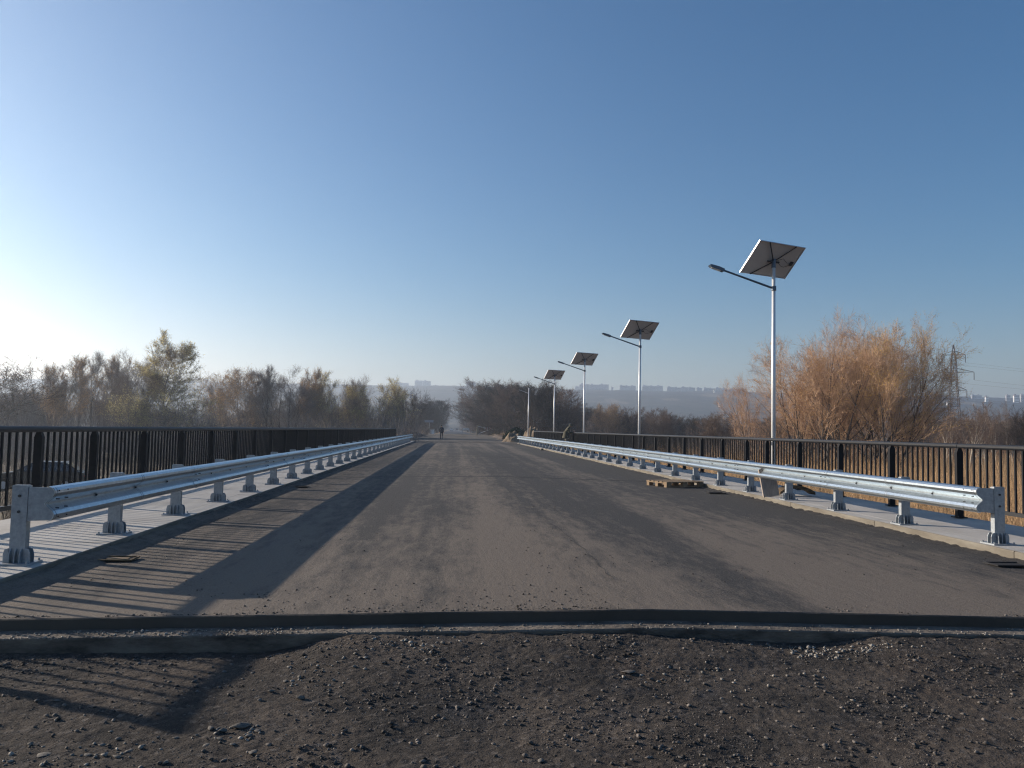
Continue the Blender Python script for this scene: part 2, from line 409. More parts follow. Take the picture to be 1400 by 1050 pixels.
# single larger stones, each its own thing
def stone_mesh(k):
    r_ = np.random.RandomState(100 + k); p = SP * (1 + .3 * (r_.rand(*SP.shape) - .5) * 2)
    me = np_mesh('stone', p, SF, M_stone); 
    o = bpy.data.objects.new('tmp', me); C.objects.link(o)
    md = o.modifiers.new('s', 'SUBSURF'); md.levels = 1; md.subdivision_type = 'SIMPLE'
    tx = bpy.data.textures.new('t', 'CLOUDS'); tx.noise_scale = .8
    dm_ = o.modifiers.new('d', 'DISPLACE'); dm_.texture = tx; dm_.strength = .35
    dg = bpy.context.evaluated_depsgraph_get(); me2 = bpy.data.meshes.new_from_object(o.evaluated_get(dg)); me2.name = 'stone'
    bpy.data.objects.remove(o); return me2
stones = [stone_mesh(k) for k in range(5)]
SL = [ # photo x, photo y, size m, flatness, label
 (860, 933, .055, .35, 'flat pale stone lying alone in the middle of the gravel', None), (600, 1010, .02, .6, None, 'c'),
 (328, 998, .062, .55, 'biggest angular stone of the small heap at lower left', None),
 (288, 1000, .032, .6, None, 'a'), (304, 1004, .036, .7, None, 'a'), (352, 1003, .030, .6, None, 'a'), (340, 1010, .034, .4, None, 'a'), (300, 1015, .03, .4, None, 'a'), (282, 1023, .028, .3, None, 'a'), (318, 1022, .026, .4, None, 'a'),
 (345, 1035, .034, .45, 'pale wedge shaped stone below the small stone heap', None), (410, 963, .036, .7, 'grey stone just right of the railing shadow corner', None), (390, 940, .03, .3, None, 'b'), (370, 953, .026, .6, None, 'b'), (345, 920, .022, .6, None, 'b'), (450, 953, .02, .7, None, 'b'),
 (605, 905, .03, .8, 'upright pale stone in the centre of the gravel patch', None), (566, 903, .028, .3, None, 'c'), (678, 855, .014, .6, None, 'c'), (640, 918, .014, .6, None, 'c'), (515, 890, .024, .6, None, 'c'), (450, 955, .018, .6, None, 'c'), (500, 965, .018, .25, None, 'c'), (688, 860, .02, .25, None, 'c'), (565, 972, .018, .5, None, 'c'),
 (247, 892, .022, .7, 'whitish stone beside the trench under the ledge', None), (362, 872, .026, .5, None, 'd'), (445, 872, .026, .5, None, 'd'), (470, 868, .022, .5, None, 'd'), (1075, 880, .022, .6, None, 'd'), (1100, 886, .02, .6, None, 'd'),
 (120, 1035, .03, .3, None, 'e'), (175, 1030, .034, .3, None, 'e'), (160, 1040, .03, .5, None, 'e'), (60, 1035, .05, .2, 'flat light slab of broken stone at the bottom left', None), (240, 1012, .022, .6, None, 'e'), (50, 965, .024, .6, None, 'e'), (78, 963, .024, .5, None, 'e'),
 (1048, 1014, .022, .6, 'small pale stone near the tyre rut at lower right', None), (1165, 1010, .018, .6, None, 'f'), (930, 1040, .02, .6, None, 'f'), (1005, 1036, .02, .6, None, 'f'), (890, 1005, .02, .5, None, 'f'), (1290, 1000, .018, .5, None, 'f'), (1195, 1040, .022, .5, None, 'f'), (740, 1045, .028, .6, None, 'f')]
GL = {'a': ('small angular stone in the heap around the biggest one', 'stones of the small heap'), 'b': ('small stone in the gravel strip between heap and ledge', 'stones above the small heap'),
      'c': ('small grey stone on the gravel in the middle of the foreground', 'stones in the middle foreground'), 'd': ('small stone lying close under the deck edge', 'stones under the deck edge'),
      'e': ('small pale stone at the lower left of the gravel', 'stones at the lower left'), 'f': ('small grey stone at the lower right of the gravel', 'stones at the lower right')}
for k, (a, b_, s_, fl, lab, gk) in enumerate(SL):
    x0, y0 = ongravel(a, b_)
    z0 = float(gravel_z(np.array([x0]), np.array([y0]))[0])
    o = link_mesh('stone', stones[k % 5], loc=(x0, y0, z0 + s_ * fl * .35))
    s_ *= .8
    o.scale = (s_, s_ * .62, s_ * fl * .6); o.rotation_euler = (0, 0, k * 1.7)
    if lab: tag(o, lab, 'stone')
    else: tag(o, GL[gk][0], 'stone', GL[gk][1])

# ---------------------------------------------------------------- bridge deck, ledge, sidewalks
DY0, DY1 = 5.73, 77.0
XL, XR = -3.55, 6.45
dxs = np.linspace(XL, XR, 60)
dys = np.concatenate([np.linspace(DY0, 12, 60), np.linspace(12.2, DY1, 200)])
def deck_z(x, y): return crown(x) + .006 * fbm(x / 1.2, y / 1.2, 3, 51)
me = grid_mesh('bridge_deck', dxs, dys, deck_z, M_deck)
deck = link_mesh('bridge_deck', me, kind='structure', label='dusty asphalt carriageway of the bridge')
b = MB()
ex = np.linspace(XL, XR, 220)
ez = deck_z(ex, np.full_like(ex, DY0)); wob = .010 * fbm(ex / .25, ex * 0, 3, 8)
vs = []; fs = []
for k in range(len(ex)):
    vs += [(ex[k], DY0, ez[k] + .001), (ex[k], DY0 - .012 + wob[k], ez[k] - .006), (ex[k], DY0 - .010 + wob[k] * .5, ez[k] - .09)]
for k in range(len(ex) - 1):
    a = 3 * k; fs += [(a, a + 1, a + 4, a + 3), (a + 1, a + 2, a + 5, a + 4)]
b.add(vs, fs); b.build('deck_edge', M_road, deck)
# concrete ledge under the deck edge
b = MB(); ex = np.linspace(-6.2, 9.2, 200); vs = []; fs = []
for k, x0 in enumerate(ex):
    zz = float(crown(x0)) - .078; w_ = .012 * float(fbm(np.array([x0 * 3.]), np.array([0.]), 4, 44)[0])
    vs += [(x0, DY0 + .2, zz), (x0, 5.51 + w_, zz + w_ * .4), (x0, 5.50 + w_, zz - .01), (x0, 5.50, zz - .6)]
for k in range(len(ex) - 1):
    a = 4 * k; fs += [(a + j, a + j + 1, a + j + 5, a + j + 4) for j in range(3)]
b.add(vs, fs); b.build('abutment_ledge', M_ledge, kind='structure', label='narrow concrete ledge one step below the deck edge')

def sidewalk(x0, x1, y0, y1, side):
    """x0 = kerb side edge"""
    s = 1 if x1 > x0 else -1
    base = MB()
    base.prism([(x0 + s * .06, -.75), (x1, -.75), (x1, .078), (x0 + s * .06, .078)], 'y', y0, y1)
    root = base.build('sidewalk', M_conc, kind='structure', label='concrete sidewalk along the %s side of the bridge' % side)
    L = 3.0; kerb = MB(); e = .012
    poly = [(x0, -.12), (x0, .085), (x0 + s * .006, .096), (x0 + s * .018, .10), (x0 + s * .28, .10), (x0 + s * .28, -.12)]
    poly = [(u - x0, v) for u, v in poly]
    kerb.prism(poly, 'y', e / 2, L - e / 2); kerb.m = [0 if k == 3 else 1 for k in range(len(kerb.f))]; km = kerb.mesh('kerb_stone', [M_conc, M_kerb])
    sl = MB(); sl.prism([(s * (.2815), .06), (s * (.2815), .100), (x1 - x0 + s * .03, .100), (x1 - x0 + s * .03, .02), (x1 - x0 + s * .004, .02), (x1 - x0 + s * .004, .06)], 'y', e / 2, L - e / 2); sm = sl.mesh('paving_slab', M_conc)
    y = y0; k = 0
    while y < y1 - .1:
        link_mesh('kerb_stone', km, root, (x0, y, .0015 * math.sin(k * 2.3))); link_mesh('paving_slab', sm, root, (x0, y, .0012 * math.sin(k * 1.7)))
        y += L; k += 1
    return root
sidewalk(XL, -5.62, DY0 - .05, DY0 - .05 + 72, 'left')
sidewalk(XR, 8.34, DY0 - .05, DY0 - .05 + 72, 'right')
# ragged asphalt lip against the kerbs
for xe, s in ((XR, -1), (XL, 1)):
    b = MB(); yy = np.concatenate([np.arange(DY0, 26, .025), np.arange(26, 76, .15)])
    h = (.022 if s < 0 else .068) + .022 * fbm(yy / .12, yy * 0, 3, 60 + s) * 2 + .02 * fbm(yy / 1.3, yy * 0, 2, 61)
    vs = []; fs = []
    for k, y_ in enumerate(yy):
        vs += [(xe, y_, h[k]), (xe + s * (.02 + h[k] * .4), y_, max(.004, h[k] * .8)), (xe + s * (.16 + h[k]), y_, .006)]
    for k in range(len(yy) - 1):
        a = 3 * k; fs += [(a, a + 1, a + 4, a + 3), (a + 1, a + 2, a + 5, a + 4)]
    b.add(vs, fs); b.build('asphalt_lip', M_deck, deck)
# transverse joints
for y_ in (21.6, 37.2, 55.5):
    b = MB(); vs = []; fs = []
    for k, x0 in enumerate(dxs):
        z_ = float(deck_z(x0, y_)) + .004; wv = .02 * math.sin(k * .9) + .01 * math.sin(k * 2.1)
        vs += [(x0, y_ - .10 + wv, z_), (x0, y_ + .10 + wv, z_)]
    for k in range(len(dxs) - 1): fs.append((2 * k, 2 * k + 2, 2 * k + 3, 2 * k + 1))
    b.add(vs, fs); b.build('expansion_joint', M_joint, deck)
# the meandering tar seam along the deck
pts = []
for (a, c_) in ((648, 642), (668, 655), (690, 668), (715, 690), (745, 712), (775, 735), (800, 757), (822, 780), (838, 797), (862, 801)):
    r_ = ray(a, c_, 1.); t = (.06 - EYE) / (r_.z - EYE); pts.append((r_.x * t, r_.y * t))
b = MB(); vs = []; fs = []
P2 = []
for (a, c_) in zip(pts[:-1], pts[1:]):
    for t in np.linspace(0, 1, 14, endpoint=False): P2.append((a[0] + (c_[0] - a[0]) * t, a[1] + (c_[1] - a[1]) * t))
for k, (x0, y0) in enumerate(P2):
    w_ = .001 + .004 * abs(math.sin(k * 1.3) * math.sin(k * .37)); o_ = .012 * math.sin(k * .7)
    z_ = float(deck_z(x0, y0)) + .004; vs += [(x0 - w_ + o_, y0, z_), (x0 + w_ + o_, y0, z_)]
for k in range(len(P2) - 1): fs.append((2 * k, 2 * k + 1, 2 * k + 3, 2 * k + 2))
b.add(vs, fs); b.build('tar_seam', mat('seam', (.04, .037, .035), .9), deck)
# piers and beams under the deck (seen only from the side)
b = MB(); b.box((CX, 41.3, -.55), (9.6, 70, .8))
for y_ in (21.6, 37.2, 55.5): b.box((CX, y_, -2.6), (8, .8, 3.4))
b.build('bridge_girder', M_conc, deck)

# road beyond the bridge
def road_z(x, y): return np.maximum(crown(x), 0) * (1 - sstep(80, 110, y)) + .02 + .03 * fbm(x / 3, y / 3, 2, 70)
link_mesh('dirt_road', grid_mesh('dirt_road', np.linspace(-5.2, 8.4, 30), np.linspace(76.95, 197, 120), road_z, M_road), kind='structure', label='dusty unpaved approach beyond the far end of the bridge')
link_mesh('asphalt_road', grid_mesh('asphalt_road', np.linspace(-2.6, 5.5, 8), np.linspace(197, 1300, 120), lambda x, y: .07 + 0 * x, mat('far_asphalt', (.075, .075, .08), .7, scale=.3)), kind='structure', label='straight asphalt road running into the avenue')
b = MB(); b.box((1.45, 196.6, .075), (9.5, .7, .09)); b.build('concrete_strip', M_conc, kind='structure', label='pale concrete strip across the road before the avenue')

# ---------------------------------------------------------------- guardrails
WP = [(.030, 0.), (.062, .012), (.080, .036), (.083, .062), (.066, .094), (.020, .132), (.004, .148), (.004, .163), (.020, .179), (.066, .217), (.083, .249), (.080, .275), (.062, .299), (.030, .311)]
def wbeam(length, off=0.):
    """beam along +Y, humps towards +X, height .311 from z=0"""
    b = MB(); t = .005; n = len(WP)
    outer = [(x + off, z) for x, z in WP]; inner = [(x + off - t, z + (.003 if k < n / 2 else -.003)) for k, (x, z) in enumerate(WP)]
    ring = outer + inner[::-1]; m_ = len(ring)
    vs = [(x, y, z) for y in (0, length) for x, z in ring]
    fs = [(k, (k + 1) % m_, m_ + (k + 1) % m_, m_ + k) for k in range(m_)]
    for s in (0, m_):
        fs += [(s + k, s + k + 1, s + m_ - 2 - k, s + m_ - 1 - k) for k in range(n - 1)]
    return b.add(vs, fs)
def make_post():
    """origin on the paving, spacer towards +X"""
    P = MB(); h_ = .067
    P.box((0, 0, .35), (h_ * 2, .006, .68))
    for q_ in (-1, 1): P.box((q_ * (h_ - .003), .035, .35), (.006, .064, .68)); P.box((q_ * (h_ - .013), .0645, .35), (.014, .006, .68))
    P.box((0, .033, .692), (.12, .05, .004))
    B = MB(); B.box((0, .03, .008), (.29, .26, .016))
    gz = .016
    for q_ in (-1, 1):
        for y_ in (-.003, .062):
            B.prism([(q_ * (h_ + .002), gz), (q_ * (h_ + .048), gz), (q_ * (h_ + .048), gz + .075), (q_ * (h_ + .034), gz + .115), (q_ * (h_ + .002), gz + .125)], 'y', y_ - .004, y_ + .004)
    for xx in (-.045, .0, .045): B.prism([(-.004, gz), (-.050, gz), (-.042, gz + .09), (-.004, gz + .125)], 'x', xx - .003, xx + .003)
    for sx in (-1, 1):
        for sy in (-1, 1): B.tube((sx * .125, .03 + sy * .105, gz), (sx * .125, .03 + sy * .105, gz + .020), .010, n=6)
    S = MB()
    z0 = .375
    prof = [(.070, z0 + .005)] + [(.214 + x - .035 * 0, z0 + z) for x, z in WP[1:-1]] + [(.070, z0 + .300)]
    S.prism(prof, 'y', .002, .010); S.prism(prof, 'y', .048, .054)
    S.box((.15, .029, z0 + .15), (.12, .040, .012))
    T = MB()
    for zz in (.46, .60): T.tube((0.0, -.003, zz), (0.0, -.016, zz), .013, n=6)
    return P.mesh('post', M_post), B.mesh('base_plate', M_post), S.mesh('spacer', M_post), T.mesh('bolt', M_bolt)
PM, BM_, SM, TM = make_post()
beamA = wbeam(4.0, .212).mesh('beam', M_steel); beamB = wbeam(4.32, .217).mesh('beam', M_steel)
for q in (beamA, beamB): q.polygons.foreach_set('use_smooth', [False] * len(q.polygons))
def bolts(post_y):
    b = MB()
    for yy in post_y: b.tube((.214, yy, .1555), (.232, yy, .1555), .011, n=6)
    for yy in (.08, .24):
        for zz in (.04, .115, .196, .27): b.tube((.27, yy, zz), (.300, yy, zz), .006, n=5)
    return b.mesh('bolt', M_bolt)
boltm = bolts((1.0, 2.0, 3.0))
def guardrail(x, y0, n, mirror, label):
    root = empty('guardrail', (x, y0, .10), label=label, cat='guardrail', group='steel guardrails of the bridge')
    s = -1 if mirror else 1
    for k in range(n):
        p = link_mesh('post', PM, root, (0, 2.0 * k, 0)); p.scale = (s, 1, 1)
        link_mesh('base_plate', BM_, p); link_mesh('spacer', SM, p); link_mesh('bolt', TM, p, kind='stuff')
    Lt = 2.0 * (n - 1); y = .0; k = 0
    while y < Lt - .1:
        o = link_mesh('beam', beamB if k % 2 else beamA, root, (0, y - (.16 if k % 2 else 0), .375)); o.scale = (s, 1, 1)
        bo = link_mesh('bolt', boltm, o, kind='stuff')
        y += 4.0; k += 1
    return root
guardrail(-3.80, 7.35, 33, False, 'galvanised steel guardrail along the left kerb, blue from the sky')
guardrail(6.66, 9.2, 35, True, 'galvanised steel guardrail along the right kerb, bright in the sun')

# ---------------------------------------------------------------- railings
bar = MB(); bar.box((0, 0, .46), (.026, .026, .92)); BARM = bar.mesh('bar', M_bar)
pm = MB(); w2, d2 = .052, .034
pm.box((0, 0, .02), (.19, .14, .016))
pm.prism([(-w2, .01), (w2, .01), (w2, 1.05), (.026, 1.118), (-.026, 1.118), (-w2, 1.05)], 'y', -d2, d2)
pm.box((0, 0, 1.14), (.03, .03, .05))
RPM = pm.mesh('post', M_bar)
def railing(x, posts, label):
    y0, y1 = posts[0], posts[-1]
    root = empty('bridge_railing', (x, y0, .10), label=label, cat='railing', group='black railings of the bridge')
    pr = MB()
    seg = list(range(0, len(posts) - 1, 3)) + [len(posts) - 1]
    for a, c_ in zip(seg[:-1], seg[1:]):
        pr = MB(); pr.tube((0, posts[a] - y0 + (0 if a else -.04), 1.155), (0, posts[c_] - y0 - .012 + (.06 if c_ == len(posts) - 1 else 0), 1.155), .040, n=12); pr.build('top_rail', M_black, root, smooth=False)
    for a, c_ in zip(posts[:-1], posts[1:]):
        rm = MB(); rm.box((0, (a + c_) / 2 - y0, .195), (.055, c_ - a - .08, .055)); rm.build('bottom_rail', M_black, root)
    nb = 0; far = MB()
    for k, p in enumerate(posts):
        link_mesh('post', RPM, root, (0, p - y0, 0))
        if k + 1 < len(posts):
            L = posts[k + 1] - p; m_ = max(2, round((L - .12) / .158)); 
            for j in range(1, m_):
                yy = p + .06 + (L - .12) * j / m_
                if nb < 298: link_mesh('bar', BARM, root, (0, yy - y0, .20)); nb += 1
                else: far.box((0, yy - y0, .20 + .46), (.026, .026, .92))
    if far.v: far.build('bar', M_bar, root, kind='stuff')
    return root
pl = [6.15, 7.6, 8.15, 8.95, 10.84, 12.45]
while pl[-1] < 75.5: pl.append(pl[-1] + 1.955)
prr = [6.3, 8.2, 10.2, 12.15, 14.1, 16.03, 17.98, 19.9, 21.3]
while prr[-1] < 77.5: prr.append(prr[-1] + 1.955)
railing(-5.40, pl, 'black steel bar railing on the outer edge of the left sidewalk')
railing(8.12, prr, 'black steel bar railing on the outer edge of the right sidewalk')

# ---------------------------------------------------------------- solar street lamps
def solar_lamp(x, y, label, panel=True):
    root = empty('street_lamp', (x, y, -.05), label=label, cat='street lamp', group='solar street lamps along the right side')
    b = MB(); b.tube((0, 0, 0), (0, 0, 6.0 if panel else 5.75), .062, .045, n=16); b.build('pole', M_pole, root, smooth=True)
    b = MB(); b.box((0, 0, .01), (.30, .30, .02)); b.box((-.1, 0, -.1), (.16, .2, .2))
    for sx in (-1, 1):
        for sy in (-1, 1): b.tube((sx * .11, sy * .11, .02), (sx * .11, sy * .11, .06), .014, n=6)
    b.build('base_plate', M_pole, root)
    tip = Vector((-1.42, 0, 5.80)); st = Vector((0, 0, 5.34))
    if panel:
        b = MB(); b.tube(st, tip, .030, .026, n=8); b.tube((0, 0, 5.28), (0, 0, 5.40), .068, n=12); b.build('arm', M_lampg, root)
        d = (tip - st).normalized(); up = Vector((-d.z * -1, 0, -d.x)).normalized()
        M = Matrix((d, Vector((0, 1, 0)), d.cross(Vector((0, 1, 0))))).transposed()
        hd = MB(); c_ = tip + d * .16
        hd.prism([(-.21, -.045), (.15, -.045), (.21, -.01), (.18, .022), (-.05, .04), (-.21, .03)], 'y', -.085, .085)
        if M[2][2] < 0: M = M @ Matrix.Diagonal((1, -1, -1))
        hd.v = [tuple(M @ Vector(p) + c_) for p in hd.v]; hd.build('lamp_head', M_lampg, root)
        ln = MB(); ln.box((0, 0, -.05), (.26, .13, .008)); ln.v = [tuple(M @ Vector(p) + c_) for p in ln.v]; ln.build('lens', M_pole, root)
        # panel: long side u, short side v
        u = Vector((.92, .39, 0)).normalized(); v = Vector((.28, -.66, .70)).normalized(); v = (v - u * v.dot(u)).normalized(); nn = u.cross(v)
        if nn.z < 0: nn = -nn
        pc = Vector((-.02, .02, 6.12)); PMt = Matrix((u, v, nn)).transposed()
        def pb(): return MB()
        def fin(m_, name, mt, par): m_.v = [tuple(PMt @ Vector(p) + pc) for p in m_.v]; return m_.build(name, mt, par)
        a = pb(); a.box((0, 0, .004), (1.61, .98, .006)); pan = fin(a, 'solar_panel', M_panelback, root)
        a = pb(); a.box((0, 0, .012), (1.61, .98, .006)); fin(a, 'glass', M_panelface, pan)
        a = pb()
        for s in (-1, 1): a.box((s * .815, 0, -.004), (.022, 1.03, .034)); a.box((0, s * .503, -.004), (1.606, .022, .034))
        fin(a, 'frame', M_alu, pan)
        a = pb(); a.box((.68, -.02, -.025), (.09, .12, .03)); fin(a, 'junction_box', M_dark, pan)
        a = pb()
        zz = -.045; hub = Vector((0, -.02, -.06))
        for ex_, ey_ in ((-.48, -.51), (.48, .51), (-.48, .51)): a.tube(hub, (ex_, ey_, -.03), .016, n=6)
        a.tube(hub + Vector((-.2, 0, 0)), hub + Vector((.2, 0, 0)), .028, n=8)
        fin(a, 'bracket', M_dark, root)
        b = MB(); b.tube((0, 0, 5.9), (0, .0, 6.13), .058, n=12); b.build('collar', M_lampg, root)
        a = pb(); cp = [Vector((.12, .03, -.05)), Vector((.26, .12, -.07)), Vector((.36, .06, -.09)), Vector((.48, .0, -.06)), Vector((.66, .02, -.045))]
        a.path(cp, .006, 5); cp = [Vector((.18, -.03, -.05)), Vector((.30, -.10, -.09)), Vector((.42, -.12, -.09)), Vector((.65, -.05, -.045))]; a.path(cp, .006, 5)
        fin(a, 'cable', M_dark, root)
    else:
        b = MB(); b.tube((0, 0, 5.2), (-1.0, 0, 5.55), .025, .02, n=6); b.build('arm', M_pole, root)
solar_lamp(8.5, 20.4, 'tall white solar street lamp, the nearest one, rising in front of the orange willows')
solar_lamp(8.5, 35.5, 'second nearest white solar street lamp on the right, with its panel against clear sky')
solar_lamp(8.5, 50.7, 'third solar street lamp, between the second and the farthest panelled one')
solar_lamp(8.5, 65.8, 'fourth solar street lamp, smallest with a panel, in front of the dark wood')
solar_lamp(7.8, 81.0, 'bare white lamp pole without a solar panel at the far end of the railing', False)

# ---------------------------------------------------------------- things lying on the bridge
def pallet(x, y, rz):
    root = empty('pallet', (x, y, .012), rz, label='empty wooden pallet lying flat beside the right kerb', cat='pallet')
    for k in range(5):
        b = MB(); b.box((0, -.34 + k * .17, .133), (1.2, .125 if k % 2 == 0 else .10, .022)); b.build('deck_board', M_wood, root)
    for k in (-1, 0, 1):
        b = MB(); b.box((k * .53, 0, .111), (.13, .8, .022)); b.build('cross_board', M_wood, root)
        b = MB(); b.box((0, k * .345, .011), (1.2, .10, .022)); b.build('bottom_board', M_wood, root)
        for j in (-1, 0, 1):
            b = MB(); b.box((j * .53, k * .345, .061), (.13, .10, .078)); b.build('block', M_wood, root)
pallet(5.72, 19.95, math.radians(24))
# upright grey board
b = MB(); M = Matrix.Rotation(math.radians(-9), 3, 'Y') @ Matrix.Rotation(math.radians(-7), 3, 'X')
b.box((0, 0, .29), (.32, .085, .58)); b.v = [tuple(M @ Vector(p)) for p in b.v]
q = b.build('wooden_block', M_board, loc=(6.40 + .2, 15.95, .105)); q.rotation_euler = (0, 0, math.radians(-10))
tag(q, 'grey timber slab propped upright behind the right guardrail', 'timber')
# bent dark board on the sidewalk
b = MB(); r0 = ray(1066, 679, 1.); t = (.1 - EYE) / (r0.z - EYE); bx, by = r0.x * t, r0.y * t
vs = []; fs = []
for k in range(9):
    u = k / 8; zz = .035 + .13 * math.sin(u * PI) ** .8
    for yy in (-.16, .16):
        for dz in (0, .055): vs.append((u * .78, yy + .05 * u, zz + dz))
for k in range(8):
    a = 4 * k; fs += [(a, a + 4, a + 6, a + 2), (a + 1, a + 3, a + 7, a + 5), (a, a + 1, a + 5, a + 4), (a + 2, a + 6, a + 7, a + 3)]
fs += [(0, 2, 3, 1), (32, 33, 35, 34)]
b.add(vs, fs); q = b.build('bent_board', M_rust, loc=(bx + .05, by + .25, .10)); tag(q, 'dark curved board lying on the right sidewalk by a guardrail post', 'board')
# drains at the kerbs
for (x, y, lab) in ((-3.28, 8.15, 'rusty drain opening at the left kerb, nearest to the deck edge'), (-3.32, 17.8, 'small dark drain opening farther along the left kerb'), (6.02, 8.2, 'dark drain opening at the right edge beside the first guardrail post'), (6.05, 17.75, 'small dark drain opening right of the pallet by the kerb')):
    z_ = float(deck_z(x, y)) + .004
    root = empty('drain', (x, y, z_ + .012), label=lab, cat='drain')
    b = MB(); b.box((0, 0, .0), (.36, .20, .006)); b.build('pit', M_joint, root)
    b = MB()
    for s in (-1, 1): b.box((s * .185, 0, .006), (.02, .24, .014)); b.box((0, s * .11, .006), (.35, .02, .014))
    b.build('frame', M_rust if x < 0 and y < 10 else M_joint, root)
    if x < 0 and y < 10:
        b = MB(); b.box((.04, -.03, .010), (.20, .07, .010)); b.build('timber_lid', M_wood, root)
# little scraps and blocks of concrete on the far kerb
for k, (a, c_, lab) in enumerate(((711, 607, 'small pale lump of mortar at the right kerb near the far end'), (741, 615, 'white scrap of mortar beside the right kerb'), (568, 601, 'white bag like lump at the far end of the left guardrail'))):
    r0 = ray(a, c_, 1.); t = (.04 - EYE) / (r0.z - EYE)
    o = link_mesh('mortar_lump', stones[k], loc=(r0.x * t, r0.y * t, .07)); o.scale = (.16, .12, .09) if k < 2 else (.5, .3, .18); o.rotation_euler = (0, 0, k)
    tag(o, lab, 'rubble')

# ---------------------------------------------------------------- people
def figure(joints, bones, root_i, mats, zone):
    me = bpy.data.meshes.new('body'); me.from_pydata([j[0] for j in joints], bones, [])
    o = bpy.data.objects.new('tmp', me); C.objects.link(o)
    sk = o.modifiers.new('skin', 'SKIN'); sk.use_smooth_shade = True
    for k, j in enumerate(joints):
        sv = me.skin_vertices[0].data[k]; sv.radius = (j[1], j[2] if len(j) > 2 else j[1]); sv.use_root = (k == root_i)
    ss = o.modifiers.new('sub', 'SUBSURF'); ss.levels = 2
    dg = bpy.context.evaluated_depsgraph_get(); dg.update()
    m2 = bpy.data.meshes.new_from_object(o.evaluated_get(dg)); bpy.data.objects.remove(o)
    m2.name = 'body'; m2.materials.clear()
    for m in mats: m2.materials.append(m)
    for p in m2.polygons: p.material_index = zone(p.center)
    return m2
M_skin = mat('skin', (.42, .25, .17), .6, var=.08); M_jk = mat('navy_jacket', (.018, .022, .035), .85); M_tr = mat('dark_trousers', (.030, .036, .050), .9)
M_shoe = mat('dark_shoe', (.02, .018, .017), .6); M_hair = mat('dark_hair', (.02, .015, .012), .8); M_khaki = mat('khaki_coat', (.065, .062, .045), .9, var=.3, scale=6)
M_tr2 = mat('light_trousers', (.22, .19, .15), .9)
def hand(par, wrist, d, mt):
    """palm and five bent fingers"""
    b = MB(); wrist = Vector(wrist); d = Vector(d).normalized(); s = d.orthogonal().normalized(); n_ = d.cross(s)
    M = Matrix((s, n_, d)).transposed(); b.box(wrist + d * .045, (.075, .028, .09), M)
    for k, (o_, l_) in enumerate(((-.028, .062), (-.010, .075), (.010, .07), (.028, .055))):
        p0 = wrist + d * .085 + s * o_; p1 = p0 + d * l_ * .55 + n_ * .008; p2 = p1 + d * l_ * .4 + n_ * .025
        b.tube(p0, p1, .009, .008, 6); b.tube(p1, p2, .008, .006, 6)
    p0 = wrist + d * .03 - s * .036; p1 = p0 + d * .03 - s * .022 + n_ * .01; p2 = p1 + d * .03 + n_ * .012; b.tube(p0, p1, .011, .009, 6); b.tube(p1, p2, .009, .007, 6)
    return b.build('hand', mt, par)
def face(par, c, fw, mt_skin, mt_hair, hood=None):
    c = Vector(c); fw = Vector(fw).normalized(); up = Vector((0, 0, 1)); rt = fw.cross(up).normalized(); up = rt.cross(fw)
    b = MB(); b.tube(c + fw * .085 + up * .01, c + fw * .118 - up * .022, .009, .014, 6); b.build('nose', mt_skin, par)
    for s in (-1, 1):
        b = MB(); b.box(c + rt * s * .082, (.014, .034, .055), Matrix((rt, fw, up)).transposed()); b.build('ear', mt_skin, par)
        b = MB(); b.tube(c + rt * s * .032 + fw * .082 + up * .022, c + rt * s * .032 + fw * .096 + up * .022, .011, .009, 6); b.build('eye', M_shoe, par)
    b = MB(); b.box(c + fw * .092 - up * .052, (.05, .012, .010), Matrix((rt, fw, up)).transposed()); b.build('mouth', M_rust, par)
    # hair cap / hood : partial sphere
    b = MB(); r_ = .108 if not hood else .128; vs = []; fs = []; NU, NV = 14, 8
    for j in range(NV + 1):
        th = PI * .58 * j / NV
        for i in range(NU):
            ph = 2 * PI * i / NU; v = rt * math.sin(th) * math.cos(ph) * .88 + (-fw * .25 + up).normalized() * math.cos(th) + (fw + up * .25).normalized() * math.sin(th) * math.sin(ph)
            vs.append(c + v * r_ * 1.02 - fw * .012)
    for j in range(NV):
        for i in range(NU): fs.append((j * NU + i, j * NU + (i + 1) % NU, (j + 1) * NU + (i + 1) % NU, (j + 1) * NU + i))
    b.add(vs, fs); b.build('hair' if not hood else 'hood', mt_hair, par, smooth=True)
# walking man seen from behind
r0 = ray(603.5, 601, 97)
pr = empty('person', (r0.x, 97, .0), label='person in a dark jacket and trousers walking away along the road', cat='person')
J = [((0, 0, .98), .135, .105), ((0, .01, 1.18), .125, .10), ((0, .02, 1.40), .165, .11), ((0, .03, 1.53), .055), ((0, .05, 1.60), .06), ((0, .055, 1.69), .088, .10), ((0, .05, 1.755), .06),
     ((-.10, 0, .90), .095), ((-.11, .14, .50), .062), ((-.12, .02, .10), .045), ((-.12, .13, .045), .042), ((-.12, .22, .035), .03),
     ((.10, 0, .90), .095), ((.11, .02, .50), .062), ((.12, -.22, .12), .045), ((.12, -.14, .055), .042), ((.12, -.05, .03), .03),
     ((-.19, .02, 1.42), .075), ((-.255, -.05, 1.15), .055), ((-.24, .06, .92), .04), ((-.235, .085, .86), .033),
     ((.19, .02, 1.42), .075), ((.255, .0, 1.15), .055), ((.23, .16, .95), .04), ((.215, .20, .90), .033)]
E = [(0, 1), (1, 2), (2, 3), (3, 4), (4, 5), (5, 6), (0, 7), (7, 8), (8, 9), (9, 10), (10, 11), (0, 12), (12, 13), (13, 14), (14, 15), (15, 16), (2, 17), (17, 18), (18, 19), (19, 20), (2, 21), (21, 22), (22, 23), (23, 24)]
